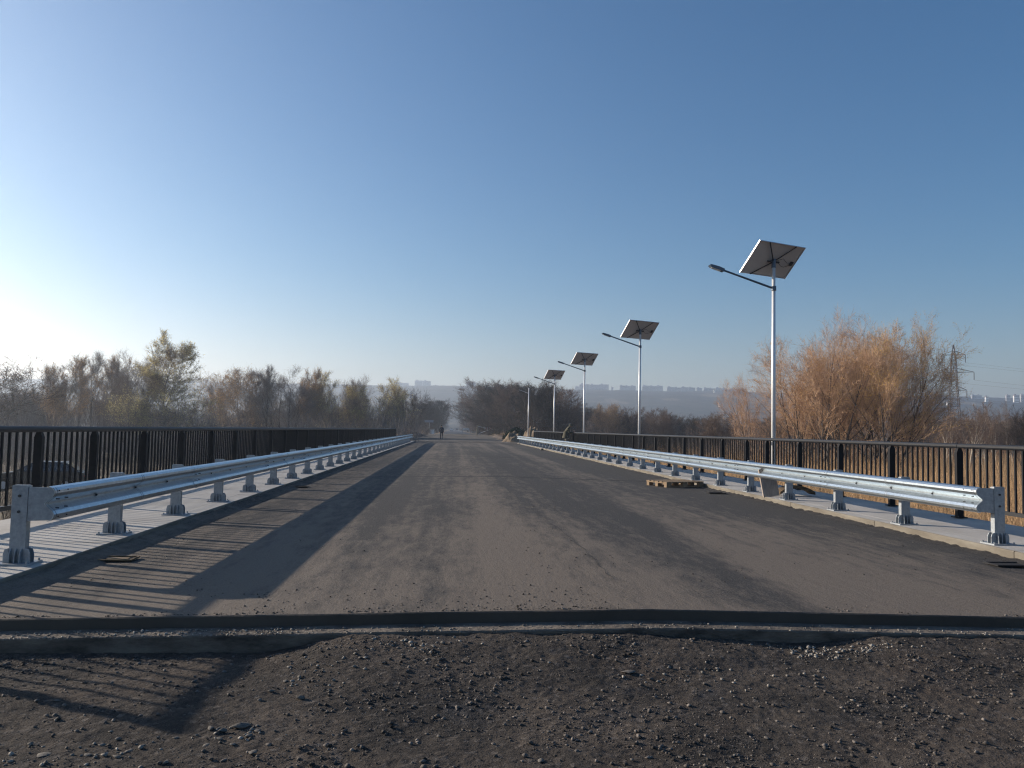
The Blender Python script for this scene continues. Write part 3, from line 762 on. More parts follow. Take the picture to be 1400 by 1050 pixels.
def zone(c):
    if c.z > 1.53: return 0
    if abs(c.x) > .16 and c.z < .93 and c.z > .8: return 0
    if c.z > .86: return 1
    if c.z > .10: return 2
    return 3
bd = link_mesh('body', figure(J, E, 0, [M_skin, M_jk, M_tr, M_shoe], zone), pr)
b = MB()                                       # jacket skirt over the hips
for (z0_, z1_, r0_, r1_) in ((.80, .95, .205, .195), (.95, 1.2, .195, .175)):
    vs = []; N_ = 16
    for z_, r_ in ((z0_, r0_), (z1_, r1_)):
        for k in range(N_): vs.append((r_ * math.cos(2 * PI * k / N_), .01 + r_ * .72 * math.sin(2 * PI * k / N_), z_))
    b.add(vs, [(k, (k + 1) % N_, N_ + (k + 1) % N_, N_ + k) for k in range(N_)])
b.build('jacket', M_jk, pr, smooth=True)
hand(pr, (-.235, .085, .87), (0, .1, -1), M_skin); hand(pr, (.215, .2, .90), (0, .25, -1), M_skin)
face(pr, (0, .055, 1.68), (0, 1, 0), M_skin, M_hair)
# person bending over the right railing
r0 = ray(772, 600, 53)
p2 = empty('person', (7.62, 52.6, .10), -PI / 2, label='person in a hooded khaki coat leaning over the right railing', cat='person')
J = [((0, 0, .97), .19, .18), ((0, .04, 1.20), .19, .18), ((0, .12, 1.42), .22, .18), ((0, .22, 1.53), .08), ((0, .27, 1.57), .07), ((0, .32, 1.63), .092, .10), ((0, .34, 1.69), .06),
     ((-.10, 0, .90), .095), ((-.13, .05, .50), .062), ((-.14, 0, .10), .045), ((-.14, .10, .045), .042), ((-.14, .19, .035), .03),
     ((.10, 0, .90), .095), ((.13, -.03, .50), .062), ((.14, -.10, .10), .045), ((.14, -.01, .045), .042), ((.14, .09, .03), .03),
     ((-.22, .13, 1.40), .10), ((-.29, .16, 1.14), .075), ((-.17, .42, 1.17), .042), ((-.15, .46, 1.19), .034),
     ((.22, .13, 1.40), .10), ((.29, .18, 1.14), .075), ((.16, .44, 1.20), .042), ((.14, .48, 1.22), .034)]
def zone2(c):
    if c.y > .27 and c.z > 1.56: return 0
    if c.y > .44 and c.z < 1.3: return 0
    if c.z > .90: return 1
    if c.z > .10: return 2
    return 3
link_mesh('body', figure(J, E, 0, [M_skin, M_khaki, M_tr2, M_shoe], zone2), p2)
b = MB(); N_ = 18; vs = []
lv = ((.80, .30, -.02), (.88, .29, -.01), (.98, .26, .0), (1.25, .25, .05))
for z_, r_, o_ in lv:
    for k in range(N_): vs.append((r_ * math.cos(2 * PI * k / N_), o_ + r_ * .8 * math.sin(2 * PI * k / N_), z_))
fs = []
for j in range(3): fs += [(j * N_ + k, j * N_ + (k + 1) % N_, (j + 1) * N_ + (k + 1) % N_, (j + 1) * N_ + k) for k in range(N_)]
b.add(vs, fs); b.build('coat', M_khaki, p2, smooth=True)
hand(p2, (-.15, .46, 1.19), (0, 1, -.2), M_skin); hand(p2, (.14, .48, 1.22), (0, 1, -.2), M_skin)
face(p2, (0, .33, 1.63), (0, 1, -.55), M_skin, M_khaki, hood=True)

# ---------------------------------------------------------------- cars
def make_car(loc, rz, paint, label, group=None):
    root = empty('parked_car', loc, rz, label=label, cat='car', group=group)
    # side outline, length along X (front +X)
    lower = [(-2.15, .32), (-2.2, .62), (-2.12, .92), (-1.55, .98), (.75, .98), (1.55, .88), (2.1, .74), (2.2, .52), (2.15, .30), (1.75, .26), (1.72, .42), (1.58, .60), (1.36, .66), (1.14, .60), (1.0, .42), (.97, .24), (-.97, .24), (-1.0, .42), (-1.14, .60), (-1.36, .66), (-1.58, .60), (-1.72, .42), (-1.75, .26)]
    b = MB(); N_ = len(lower); vs = []
    for y_, s in ((-.86, .0), (-.80, .03), (.80, .03), (.86, 0)): pass
    for y_, in_ in ((-.84, 1.0), (.84, 1.0)): vs += [(x, y_, z) for x, z in lower]
    b.add(vs, [(k, (k + 1) % N_, N_ + (k + 1) % N_, N_ + k) for k in range(N_)])
    for s, o_ in ((0, False), (N_, True)):
        # side skins split so the wheel arches stay open
        b.add([vs[s + k] for k in range(N_)], [(16, 15, 4, 3), (15, 14, 13, 4), (13, 12, 11, 4), (4, 11, 10, 5), (5, 10, 9, 8), (5, 8, 7, 6), (3, 17, 16), (3, 18, 17), (3, 19, 18), (3, 20, 19), (2, 21, 20, 3), (2, 22, 21), (0, 22, 2, 1)])
    body = b.build('body', paint, root)
    cab = [(-1.95, .95, .80), (-1.25, 1.43, .62), (.10, 1.47, .62), (.95, .96, .80)]
    b = MB(); vs = [(x, -w_, z) for x, z, w_ in cab] + [(x, w_, z) for x, z, w_ in cab]
    b.add(vs, [(0, 1, 5, 4), (1, 2, 6, 5), (2, 3, 7, 6), (0, 3, 2, 1), (4, 5, 6, 7)]); cabin = b.build('cabin', paint, root)
    gl = M_glass
    for s in (-1, 1):
        for (x0, x1, t0, t1) in ((-1.62, -.62, -1.18, -.60), (-.52, .62, -.52, .06)):
            zb, zt = 1.0, 1.38; wb = .80 - .18 * (zb - .95) / .5; wt = .80 - .18 * (zt - .95) / .5
            m_ = MB(); vs = [(x0, s * (wb + .006), zb), (x1, s * (wb + .006), zb), (t1, s * (wt + .006), zt), (t0, s * (wt + .006), zt)]
            m_.add(vs + [(x, y - s * .01, z) for x, y, z in vs], [(0, 1, 2, 3), (7, 6, 5, 4), (0, 4, 5, 1), (1, 5, 6, 2), (2, 6, 7, 3), (3, 7, 4, 0)]); m_.build('side_window', gl, root)
    for nm, (xa, za, wa, xb, zb, wb) in (('windscreen', (.86, 1.02, .72, .16, 1.43, .56)), ('rear_window', (-1.86, 1.03, .70, -1.32, 1.39, .56))):
        s = 1 if nm == 'windscreen' else -1
        m_ = MB(); vs = [(xa + s * .02, -wa, za), (xa + s * .02, wa, za), (xb + s * .02, wb, zb), (xb + s * .02, -wb, zb)]
        m_.add(vs + [(x - s * .015, y, z) for x, y, z in vs], [(0, 1, 2, 3), (7, 6, 5, 4), (0, 4, 5, 1), (1, 5, 6, 2), (2, 6, 7, 3), (3, 7, 4, 0)]); m_.build(nm, gl, root)
    for sx in (-1.36, 1.36):
        for sy in (-.74, .74):
            t_ = MB(); t_.tube((sx, sy - .10, .31), (sx, sy + .10, .31), .31, n=18); wh = t_.build('wheel', M_shoe, root)
            t_ = MB(); t_.tube((sx, sy - .105, .31), (sx, sy + .105, .31), .19, n=12); t_.build('rim', M_alu, wh)
    for sy in (-.62, .62):
        t_ = MB(); t_.box((2.13, sy, .66), (.10, .30, .14)); t_.build('headlight', M_lampw, root)
        t_ = MB(); t_.box((-2.16, sy, .72), (.08, .28, .14)); t_.build('tail_light', M_red, root)
        t_ = MB(); t_.box((.72, sy * 1.5, 1.02), (.10, .16, .12)); t_.build('mirror', paint, root)
    t_ = MB(); t_.box((2.2, 0, .40), (.08, 1.6, .18)); t_.build('bumper', M_dark, root)
    t_ = MB(); t_.box((2.225, 0, .42), (.04, .5, .11)); t_.build('number_plate', M_pole, root)
    return root
M_glass = mat('car_glass', (.02, .025, .03), .05, spec=.9); M_red = mat('red_lens', (.25, .01, .01), .2); M_lampw = mat('clear_lens', (.6, .6, .62), .15, spec=.8)
M_darkcar = mat('dark_car_paint', (.025, .028, .035), .22, .3, var=.1, spec=.8); M_silver = mat('silver_car_paint', (.45, .46, .48), .3, .5, var=.1, spec=.7)
q = ray(54, 636, 40); make_car((q.x, q.y, -2.15 + .0), math.radians(195), M_darkcar, 'dark car parked below the bridge, seen through the left railing')
M_pt2 = M_silver
for (x, y, rz, pm_, lab) in ((-.3, 520, -PI / 2, M_silver, 'silver car far away on the left lane of the avenue'), (3.4, 560, PI / 2, M_darkcar, 'dark car far away on the right lane of the avenue'), (-.4, 640, -PI / 2, M_darkcar, 'farthest oncoming car deep in the avenue haze')):
    make_car((x, y, .08), rz, pm_, lab)

# ---------------------------------------------------------------- roadside pieces beyond the bridge
r0 = ray(654, 593, 190)
root = empty('road_barrier', (6.0, 188, 0), label='wooden post with striped boom barrier right of the far road', cat='barrier')
b = MB(); b.box((0, 0, 1.15), (.55, .45, 2.3), taper=.8); b.build('post', mat('tan_concrete', (.45, .37, .26), .9), root)
b = MB(); b.tube((.2, 0, 2.0), (5.2, -.4, 1.25), .11, n=6); b.build('boom', M_pole, root)
b = MB(); b.tube((.2, 0, .25), (3.2, -.2, 1.45), .09, n=6); b.build('brace', M_pole, root)
sg = MB(); sg.box((2.9, -.30, 1.62), (2.4, .06, .55)); sp = sg.build('sign_board', M_pole, root)
b = MB()
for k in range(4): b.box((2.05 + k * .58, -.335, 1.62), (.24, .012, .50))
b.build('red_stripe', mat('sign_red', (.45, .10, .08), .6), sp)
b = MB()
for k in range(3): b.box((7 + k, -.3, .55), (.10, .10, 1.3), taper=.7)
root2 = empty('boom_gate', (4.2, 290, .05), label='white horizontal boom at the right edge of the distant road', cat='barrier')
b = MB(); b.box((.9, 0, 1.25), (2.3, .14, .5)); b.build('boom', M_pole, root2)
b = MB(); b.box((-.4, 0, .6), (.2, .2, 1.2)); b.box((2.0, 0, .6), (.25, .3, 1.2)); b.tube((-.2, 0, 1.1), (-2.0, 0, .4), .05, n=6); b.build('stand', M_post, root2)
root3 = empty('road_sign', (-5.6, 196, -.2), label='pale roadside board on a thin pole left of the far road', cat='sign')
b = MB(); b.tube((0, 0, 0), (0, 0, 3.6), .05, n=8); b.build('pole', M_post, root3)
b = MB(); b.box((-.1, -.08, 3.3), (2.2, .06, .6)); b.build('board', mat('faded_sign', (.22, .25, .30), .6), root3)
b = MB(); b.box((0, 0, .55), (.85, .7, 1.0)); b.box((0, 0, 1.08), (.95, .8, .06)); b.box((0, 0, .03), (.7, .55, .06)); q = b.build('utility_box', M_pole, loc=(-5.3 + .6, 192, -.05)); tag(q, 'small white box standing left of the far road by the walking person', 'box')

def mound(x, y, sx, sy, h, seed, m, label, cat='dirt mound'):
    def zf(X, Y):
        r2 = (X / sx) ** 2 + (Y / sy) ** 2
        return h * np.exp(-r2 ** 2 * 1.1) * (.8 + 1.8 * fbm(X / (sx * .45) + seed, Y / (sx * .45), 5, seed)) - .12
    me = grid_mesh('dirt_mound', np.linspace(-1.7 * sx, 1.7 * sx, 44), np.linspace(-1.7 * sy, 1.7 * sy, 44), zf, m)
    return link_mesh('dirt_mound', me, loc=(x, y, 0), label=label, category=None) if False else tag(link_mesh('dirt_mound', me, loc=(x, y, 0)), label, cat)
M_clay = mat('tan_clay', (.24, .18, .12), .95, col2=(.11, .085, .06), scale=1.2, bump=.8, bscale=5)
M_soil2 = mat('brown_spoil', (.16, .12, .09), .95, col2=(.07, .055, .045), scale=1.2, bump=.8, bscale=5)
mound(6.9, 88, 1.2, 1.8, 1.05, 3, M_clay, 'tan heap of clay at the far end of the right guardrail')
mound(9.6, 93, 1.3, 1.8, 1.7, 7, M_clay, 'higher tan heap behind the far lamp pole')
mound(8.2, 108, 2.0, 5.0, .7, 9, M_soil2, 'long brown spoil bank along the right of the dirt road')
mound(8.8, 135, 2.0, 9.0, .5, 12, M_soil2, 'low spoil bank farther off at the right road edge')
mound(10.2, 165, 2.4, 10.0, .5, 15, M_soil2, 'farthest spoil bank in front of the striped barrier')
mound(-5.6, 92, 2.4, 6.0, .55, 19, M_soil2, 'low dark soil bank beyond the left guardrail end')
mound(-7.5, 130, 3.0, 10.0, .9, 23, M_soil2, 'grassy soil bank left of the dirt road')

# ---------------------------------------------------------------- vegetation generators
def tree_meshes(seed, H=12., stems=1, spread=.25, nch=(9, 6, 5), ang=(.7, .8, .8), up=.12, lf=(.55, .5, .45), tw=(8, .45, .014), leaf=0, leafs=.07, t0=.25, r0=.16, wig=.12, mt=None, ml=None, mtr=None, twist_down=0.):
    """trunk mesh (stems and limbs) and crown mesh (boughs, twigs, leaves)"""
    rng = np.random.RandomState(seed)
    tubes = [[], []]                            # (pts, radii, sides) for trunk / crown
    tips = []
    def unit(v): return v / (np.linalg.norm(v) + 1e-9)
    def branch(p, d, L, r, lev, r_end):
        n = 7 if lev == 0 else (5 if lev == 1 else (4 if lev == 2 else 3))
        pts = [p.copy()]; ds = [d.copy()]; q = p.copy(); dd = d.copy()
        for k in range(n):
            dd = unit(dd + rng.normal(0, wig, 3) + np.array([0, 0, up - twist_down * (lev >= 2) * k / n]))
            q = q + dd * L / n; pts.append(q.copy()); ds.append(dd.copy())
        rad = np.linspace(r, r_end, n + 1)
        tubes[0 if lev <= 1 else 1].append((np.array(pts), rad, (7, 5, 3, 3)[lev]))
        if lev >= 2: tips.append((np.array(pts), np.array(ds), lev))
        if lev < 3:
            m_ = nch[lev]; m_ = int(round(m_ * (.8 + .4 * rng.rand())))
            lo = t0 if lev == 0 else .2
            for j in range(m_):
                t = lo + (1 - lo) * (j + rng.rand()) / m_
                k = min(n - 1, int(t * n)); f = t * n - k
                bp = pts[k] * (1 - f) + pts[k + 1] * f; bd_ = ds[min(n, k + 1)]
                a = ang[lev] * (.7 + .6 * rng.rand()); ph = rng.rand() * 2 * PI
                e1 = unit(np.cross(bd_, [.3, .5, .81])); e2 = np.cross(bd_, e1)
                nd = unit(bd_ * math.cos(a) + (e1 * math.cos(ph) + e2 * math.sin(ph)) * math.sin(a))
                if nd[2] < -.15: nd[2] *= -.5
                rb = np.interp(t, [0, 1], [r, r_end])
                branch(bp, unit(nd), L * lf[lev] * (1.15 - .6 * (t - lo) / (1 - lo) * (1 if lev == 0 else .6)) * (.8 + .4 * rng.rand()), rb * .55, lev + 1, max(.004, rb * .16))
    for s in range(stems):
        a = 0 if stems == 1 else spread * (.4 + .9 * rng.rand()); ph = 2 * PI * (s + rng.rand() * .6) / stems
        d = np.array([math.sin(a) * math.cos(ph), math.sin(a) * math.sin(ph), math.cos(a)])
        off = np.array([math.cos(ph), math.sin(ph), 0]) * (0 if stems == 1 else .25)
        branch(off, unit(d), H * (.78 + .22 * rng.rand() if stems > 1 else .92), r0 * (1 if stems == 1 else .75), 0, .015)
    def tubemesh(lst):
        Vs = []; Fs = []; base = 0
        for pts, rad, ns in lst:
            d = np.gradient(pts, axis=0); d /= (np.linalg.norm(d, axis=1)[:, None] + 1e-9)
            e1 = np.cross(d, [.31, .22, .93]); e1 /= (np.linalg.norm(e1, axis=1)[:, None] + 1e-9); e2 = np.cross(d, e1)
            t = np.arange(ns) * 2 * PI / ns
            ring = pts[:, None, :] + rad[:, None, None] * (e1[:, None, :] * np.cos(t)[None, :, None] + e2[:, None, :] * np.sin(t)[None, :, None])
            m_ = len(pts); Vs.append(ring.reshape(-1, 3))
            i = np.arange((m_ - 1) * ns).reshape(m_ - 1, ns); j = np.roll(i, -1, axis=1)
            Fs.append((np.stack([i, j, j + ns, i + ns], -1).reshape(-1, 4)) + base); base += m_ * ns
        return np.concatenate(Vs), np.concatenate(Fs)
    V0, F0 = tubemesh(tubes[0])
    V1, F1 = tubemesh(tubes[1])
    # twigs
    P = []; D = []
    for pts, ds, lev in tips:
        m_ = tw[0] if lev == 3 else max(2, tw[0] // 2)
        t = rng.rand(m_) * (len(pts) - 1.001); k = t.astype(int); f = (t - k)[:, None]
        P.append(pts[k] * (1 - f) + pts[k + 1] * f); D.append(ds[k + 1])
    P = np.concatenate(P); D = np.concatenate(D); n = len(P)
    td = D + rng.normal(0, .55, (n, 3)) + np.array([0, 0, .15 - twist_down]); td /= np.linalg.norm(td, axis=1)[:, None]
    ln = tw[1] * (.5 + rng.rand(n))[:, None]
    sd = np.cross(td, rng.normal(0, 1, (n, 3))); sd /= np.linalg.norm(sd, axis=1)[:, None]
    mid = P + td * ln * .55 + rng.normal(0, .03, (n, 3)); tip = P + td * ln + rng.normal(0, .06, (n, 3))
    w_ = tw[2]
    TV = np.stack([P - sd * w_ * .5, P + sd * w_ * .5, mid + sd * w_ * .35, mid - sd * w_ * .35], 1).reshape(-1, 3)
    TF = np.arange(n * 4).reshape(n, 4)
    TV2 = np.stack([mid - sd * w_ * .35, mid + sd * w_ * .35, tip + sd * w_ * .12, tip - sd * w_ * .12], 1).reshape(-1, 3)
    V = [V1, TV, TV2]; Fq = [F1, TF + len(V1), TF + len(V1) + n * 4]; mi = [np.zeros(len(F1)), np.zeros(n), np.zeros(n)]
    if leaf:
        k = rng.randint(0, n, int(n * leaf)); dens = fbm(P[k, 0] * .5 + seed, P[k, 2] * .5, 3, seed)
        k = k[dens > -.10]; m_ = len(k)
        c_ = P[k] + td[k] * ln[k] * rng.rand(m_)[:, None] + rng.normal(0, .05, (m_, 3))
        a = rng.normal(0, 1, (m_, 3)); a /= np.linalg.norm(a, axis=1)[:, None]; b2 = np.cross(a, rng.normal(0, 1, (m_, 3))); b2 /= np.linalg.norm(b2, axis=1)[:, None]
        s_ = leafs * (.6 + .8 * rng.rand(m_))[:, None]
        LV = np.stack([c_ - a * s_ * .5, c_ + b2 * s_ * .28, c_ + a * s_ * .5, c_ - b2 * s_ * .28], 1).reshape(-1, 3)
        o_ = sum(len(q) for q in V); V.append(LV); Fq.append(np.arange(m_ * 4).reshape(m_, 4) + o_); mi.append(np.ones(m_))
    Vc = np.concatenate(V); Fc = np.concatenate(Fq)
    top = np.percentile(Vc[:, 2], 99.8)
    return (np_mesh('trunk', V0, F0, mtr or mt, smooth=True), np_mesh('crown', Vc, Fc, [mt, ml or mt], np.concatenate(mi)), top, np.percentile(np.abs(Vc[:, 0]), 97))

TP = {}
TP['oak'] = tree_meshes(1, 11, 1, nch=(14, 10, 7), ang=(1.0, .85, .8), up=.04, lf=(.60, .55, .5), tw=(9, .45, .020), leaf=.9, leafs=.10, t0=.25, r0=.26, wig=.18, mt=B_dark, ml=L_br)
TP['birch_or'] = tree_meshes(2, 13, 2, spread=.14, nch=(20, 8, 5), ang=(.55, .55, .6), up=.10, lf=(.34, .5, .55), tw=(10, .6, .016), leaf=1.3, leafs=.09, t0=.18, r0=.15, wig=.07, mt=B_tan, ml=L_or)
TP['slim'] = tree_meshes(3, 13, 1, nch=(24, 6, 5), ang=(.45, .5, .5), up=.12, lf=(.30, .5, .55), tw=(10, .6, .016), t0=.2, r0=.14, wig=.06, mt=B_grey, mtr=B_dark)
TP['multi'] = tree_meshes(4, 12, 5, spread=.24, nch=(11, 7, 5), ang=(.45, .5, .55), up=.10, lf=(.45, .5, .55), tw=(9, .6, .016), leaf=.2, leafs=.08, t0=.2, r0=.16, wig=.07, mt=B_grey, ml=L_br, mtr=B_dark)
TP['tall'] = tree_meshes(5, 15, 1, nch=(44, 10, 5), ang=(1.0, .7, .7), up=.05, lf=(.34, .5, .55), tw=(9, .5, .016), leaf=1.8, leafs=.12, t0=.08, r0=.2, wig=.08, mt=B_tan, ml=L_gr)
TP['round_or'] = tree_meshes(6, 11, 4, spread=.36, nch=(12, 8, 5), ang=(.55, .6, .6), up=.06, lf=(.48, .5, .55), tw=(9, .55, .015), leaf=1.1, leafs=.09, t0=.15, r0=.16, wig=.08, mt=B_tan, ml=L_or)
TP['round_gr'] = tree_meshes(7, 11, 4, spread=.26, nch=(13, 8, 5), ang=(.55, .6, .6), up=.08, lf=(.42, .5, .55), tw=(9, .55, .015), leaf=1.5, leafs=.11, t0=.12, r0=.16, wig=.08, mt=B_tan, ml=L_gr)
TP['fan'] = tree_meshes(8, 9, 2, spread=.2, nch=(10, 8, 5), ang=(.6, .5, .5), up=.06, lf=(.72, .5, .5), tw=(9, .5, .020), t0=.25, r0=.20, wig=.08, mt=B_dark)
TP['wood'] = tree_meshes(9, 10, 3, spread=.36, nch=(12, 9, 6), ang=(.65, .6, .6), up=.05, lf=(.52, .52, .5), tw=(10, .55, .022), t0=.10, r0=.18, wig=.08, mt=B_brown, mtr=B_dark)
TP['wood2'] = tree_meshes(10, 10, 2, spread=.2, nch=(18, 9, 6), ang=(.8, .6, .6), up=.06, lf=(.50, .52, .5), tw=(10, .55, .022), t0=.08, r0=.2, wig=.08, mt=B_dark, leaf=.2, ml=L_br)
TP['willow'] = tree_meshes(12, 13, 6, spread=.50, nch=(10, 7, 6), ang=(.5, .6, .65), up=.03, lf=(.50, .5, .55), tw=(10, .6, .012), leaf=.8, leafs=.085, t0=.2, r0=.18, wig=.07, mt=B_red, ml=L_or, mtr=B_dark)
TP['willow2'] = tree_meshes(13, 13, 7, spread=.50, nch=(10, 7, 6), ang=(.55, .6, .65), up=.05, lf=(.50, .5, .55), tw=(10, .6, .012), leaf=1.1, leafs=.09, t0=.2, r0=.18, wig=.07, mt=B_red, ml=L_ye, mtr=B_dark)
TP['willow3'] = tree_meshes(14, 13, 3, spread=.30, nch=(13, 7, 5), ang=(.55, .55, .6), up=.08, lf=(.44, .5, .55), tw=(8, .6, .012), leaf=.2, leafs=.075, t0=.15, r0=.17, wig=.07, mt=B_red, ml=L_or, mtr=B_dark)
TP['pale'] = tree_meshes(15, 11, 2, spread=.16, nch=(10, 6, 4), ang=(.45, .55, .6), up=.10, lf=(.42, .5, .5), tw=(7, .5, .016), t0=.25, r0=.20, wig=.07, mt=B_brown, mtr=B_pale)
def gz(x, y): return float(ground_z(np.array([float(x)]), np.array([float(y)]))[0])
def plant_tree(kind, px, top, zc, wf=1., rz=0., label='', cat='tree', group=None, name='tree', world=None, height=None):
    tm, cm, H0, W0 = TP[kind]
    if world: x, y = world
    else: q = ray(px, hor(px), zc); x, y = q.x, q.y
    z = gz(x, y)
    h = height or (hor(px) - top) * zc / F + EYE - z
    root = empty(name, (x, y, z - .1), rz, label=label, cat=cat, group=group)
    s = h / H0; root.scale = (s * wf, s * wf, s)
    link_mesh('trunk', tm, root); link_mesh('crown', cm, root)
    return root
LT = [ # kind, photo x, top y, depth, width factor, rot, label
 ('oak', 18, 481, 92, 1.15, .3, 'gnarled dark oak at the far left behind the railing'),
 ('birch_or', 76, 485, 96, 1.1, 1.2, 'orange tinged birch right of the gnarled oak'),
 ('slim', 108, 500, 104, .9, 2.2, 'thin bare tree between the two orange birches on the left'),
 ('slim', 123, 478, 98, .9, 4.2, 'thin pale bare tree rising above its neighbours on the left'),
 ('birch_or', 149, 482, 97, .95, 3.1, 'yellowish birch beside the dark many stemmed tree'),
 ('multi', 181, 480, 90, 1.05, .6, 'dark many stemmed bare tree left of the tallest left tree'),
 ('tall', 229, 452, 88, 1.05, 1.0, 'tallest tree on the left, with olive and yellow leaves'),
 ('slim', 290, 524, 150, .9, .4, 'far thin bare tree in the gap right of the tallest left tree'),
 ('slim', 299, 530, 155, .9, 2.4, 'second far thin bare tree in the gap'),
 ('round_or', 334, 503, 104, 1.25, 2.0, 'orange brown round tree right of the gap on the left'),
 ('slim', 364, 497, 100, 1.0, 5.0, 'slender dark bare tree with a straight trunk in the middle left group'),
 ('multi', 392, 502, 104, 1.4, 3.0, 'broad bare tree right of the slender dark one'),
 ('birch_or', 424, 504, 108, .9, .2, 'narrow yellowish tree in the middle left group'),
 ('round_gr', 459, 511, 108, 1.0, 1.4, 'olive leaved tree in the middle left group'),
 ('multi', 487, 514, 112, 1.0, 4.0, 'grey bare tree between the two olive leaved ones'),
 ('round_gr', 515, 514, 108, 1.15, 4.4, 'rightmost olive leaved tree, at the end of the left group'),
 ('fan', 566, 529, 125, 1.0, .5, 'dark fan shaped bare tree left of the road gap'),
 ('wood2', 597, 545, 262, 1.4, 1.5, 'round topped dark tree just left of the avenue gap'),
 ('fan', 545, 552, 150, 1.2, 2.5, 'low dark bare tree behind the end of the left railing'),
 ('wood2', 641, 548, 350, 1.5, 3.5, 'dark bushy tree just right of the avenue gap'),
 ('fan', 655, 526, 250, 1.25, 5.5, 'bare tree reaching over the avenue at its right side'),
 ('wood', 674, 519, 205, 1.35, 1.0, 'left half of the dark bare wood behind the barrier'),
 ('wood2', 692, 521, 175, 1.3, 2.0, 'tall bare tree in the dark wood left of the bare lamp pole'),
 ('wood', 714, 520, 160, 1.3, 3.0, 'bare tree of the dark wood behind the bare lamp pole'),
 ('wood2', 737, 522, 135, 1.3, 4.0, 'bare tree of the dark wood behind the fourth lamp'),
 ('wood', 762, 530, 140, 1.3, 5.0, 'bare tree of the dark wood right of the fourth lamp'),
 ('fan', 780, 540, 150, 1.2, .9, 'thin dark bare tree at the right end of the dark wood'),
 ('wood2', 700, 530, 165, 1.6, 2.6, 'dark bare tree deeper inside the wood'),
 ('round_or', 838, 551, 145, 1.2, .9, 'brownish shrubby tree between the second and third lamp'),
 ('wood', 858, 556, 150, 1.0, 3.9, 'brownish tree just left of the second lamp pole'),
 ('wood', 903, 558, 135, 1.0, 1.9, 'low bare tree just right of the second lamp pole'),
 ('fan', 946, 566, 130, 1.3, 2.9, 'low spreading bare tree between second and nearest lamp'),
 ('wood', 985, 562, 110, 1.2, 4.9, 'low bare tree left of the orange willows'),
 ('willow3', 1038, 512, 74, .95, .9, 'smaller russet willow at the left edge of the big willows'),
 ('willow3', 1134, 430, 66, 1.0, 2.9, 'tall bare topped willow behind and right of the nearest lamp'),
 ('willow', 1105, 460, 70, .95, .3, 'dense orange willow directly right of the nearest lamp pole'),
 ('willow', 1172, 448, 68, 1.0, 4.3, 'russet willow in the middle of the big orange group'),
 ('willow2', 1216, 438, 64, .74, 1.2, 'widest orange willow with yellow top, rightmost of the big group'),
 ('willow3', 1190, 458, 76, 1.0, 2.2, 'sparser russet willow half hidden behind the widest one'),
 ('pale', 1322, 548, 80, 1.3, .0, 'pale stemmed tree with forked white trunk right of the pylon'),
 ('pale', 1296, 556, 84, 1.1, 1.4, 'pale leaning tree in front of the pylon'),
 ('pale', 1346, 552, 86, .8, 2.4, 'pale slender tree left in the right hand grove'),
 ('pale', 1364, 549, 82, .8, 3.4, 'pale slender tree in the middle of the right hand grove'),
 ('pale', 1382, 548, 86, .8, 4.4, 'pale slender tree near the right edge of the picture'),
 ('fan', 1402, 550, 70, .8, 5.4, 'dark bare tree cut by the right edge of the picture'),
 ('multi', 1420, 540, 90, 1.0, 1.1, None)]
for k, (kd, px_, tp, zc, wf, rz, lab) in enumerate(LT):
    if lab: plant_tree(kd, px_, tp, zc, wf, rz, lab)
rr = random.Random(4)
# avenue
yv = 200; k = 0
while yv < 900:
    for s in (-1, 1):
        if s < 0 and yv < 215: continue
        plant_tree(('wood', 'wood2')[k % 2], 0, 0, 0, 1.15, rr.random() * 6, 'bare dark tree in the %s row of the avenue' % ('left' if s < 0 else 'right'), group='%s row of avenue trees' % ('left' if s < 0 else 'right'), world=(CX + s * (9.5 + rr.random() * 2), yv + rr.random() * 6), height=9 + 2.5 * rr.random()); k += 1
    yv += 15 + yv * .03
# far thickets of single trees
def far_group(xa, xb, za, zb, n, kinds, ha, hb, label, group, seed):
    q = random.Random(seed)
    for k in range(n):
        px_ = q.uniform(xa, xb); zc = q.uniform(za, zb); p = ray(px_, hor(px_), zc)
        if -6 < p.x < 10.5: continue
        plant_tree(q.choice(kinds), 0, 0, 0, q.uniform(1.0, 1.5), q.random() * 6, label, group=group, world=(p.x, p.y), height=q.uniform(ha, hb))
far_group(-40, 250, 110, 150, 26, ['multi', 'wood', 'fan', 'slim'], 6, 9, 'bare grey tree in the thicket behind the left trees', 'thicket behind the left trees', 1)
far_group(290, 545, 125, 190, 26, ['multi', 'wood', 'wood2', 'slim'], 5.5, 8, 'bare brown tree in the thicket behind the middle left trees', 'thicket behind the middle left trees', 2)
far_group(640, 830, 160, 240, 26, ['wood', 'wood2'], 8, 12, 'bare dark tree deep in the wood right of the avenue', 'wood right of the avenue', 3)
far_group(800, 1070, 150, 320, 44, ['wood', 'wood2', 'multi'], 6, 9, 'bare hazy tree on the plain between the lamps', 'trees on the plain between the lamps', 4)
far_group(1250, 1460, 120, 230, 40, ['wood', 'wood2', 'multi'], 7, 9.5, 'bare brown tree in the dark wood behind the pale grove', 'dark wood behind the pale grove', 5)
far_group(1010, 1290, 115, 170, 14, ['wood', 'multi'], 6, 8, 'bare tree hidden behind the orange willows', 'trees behind the orange willows', 6)
far_group(-40, 600, 260, 520, 60, ['wood', 'wood2'], 7, 11, 'small distant tree on the hazy plain to the left', 'distant trees on the left plain', 7)

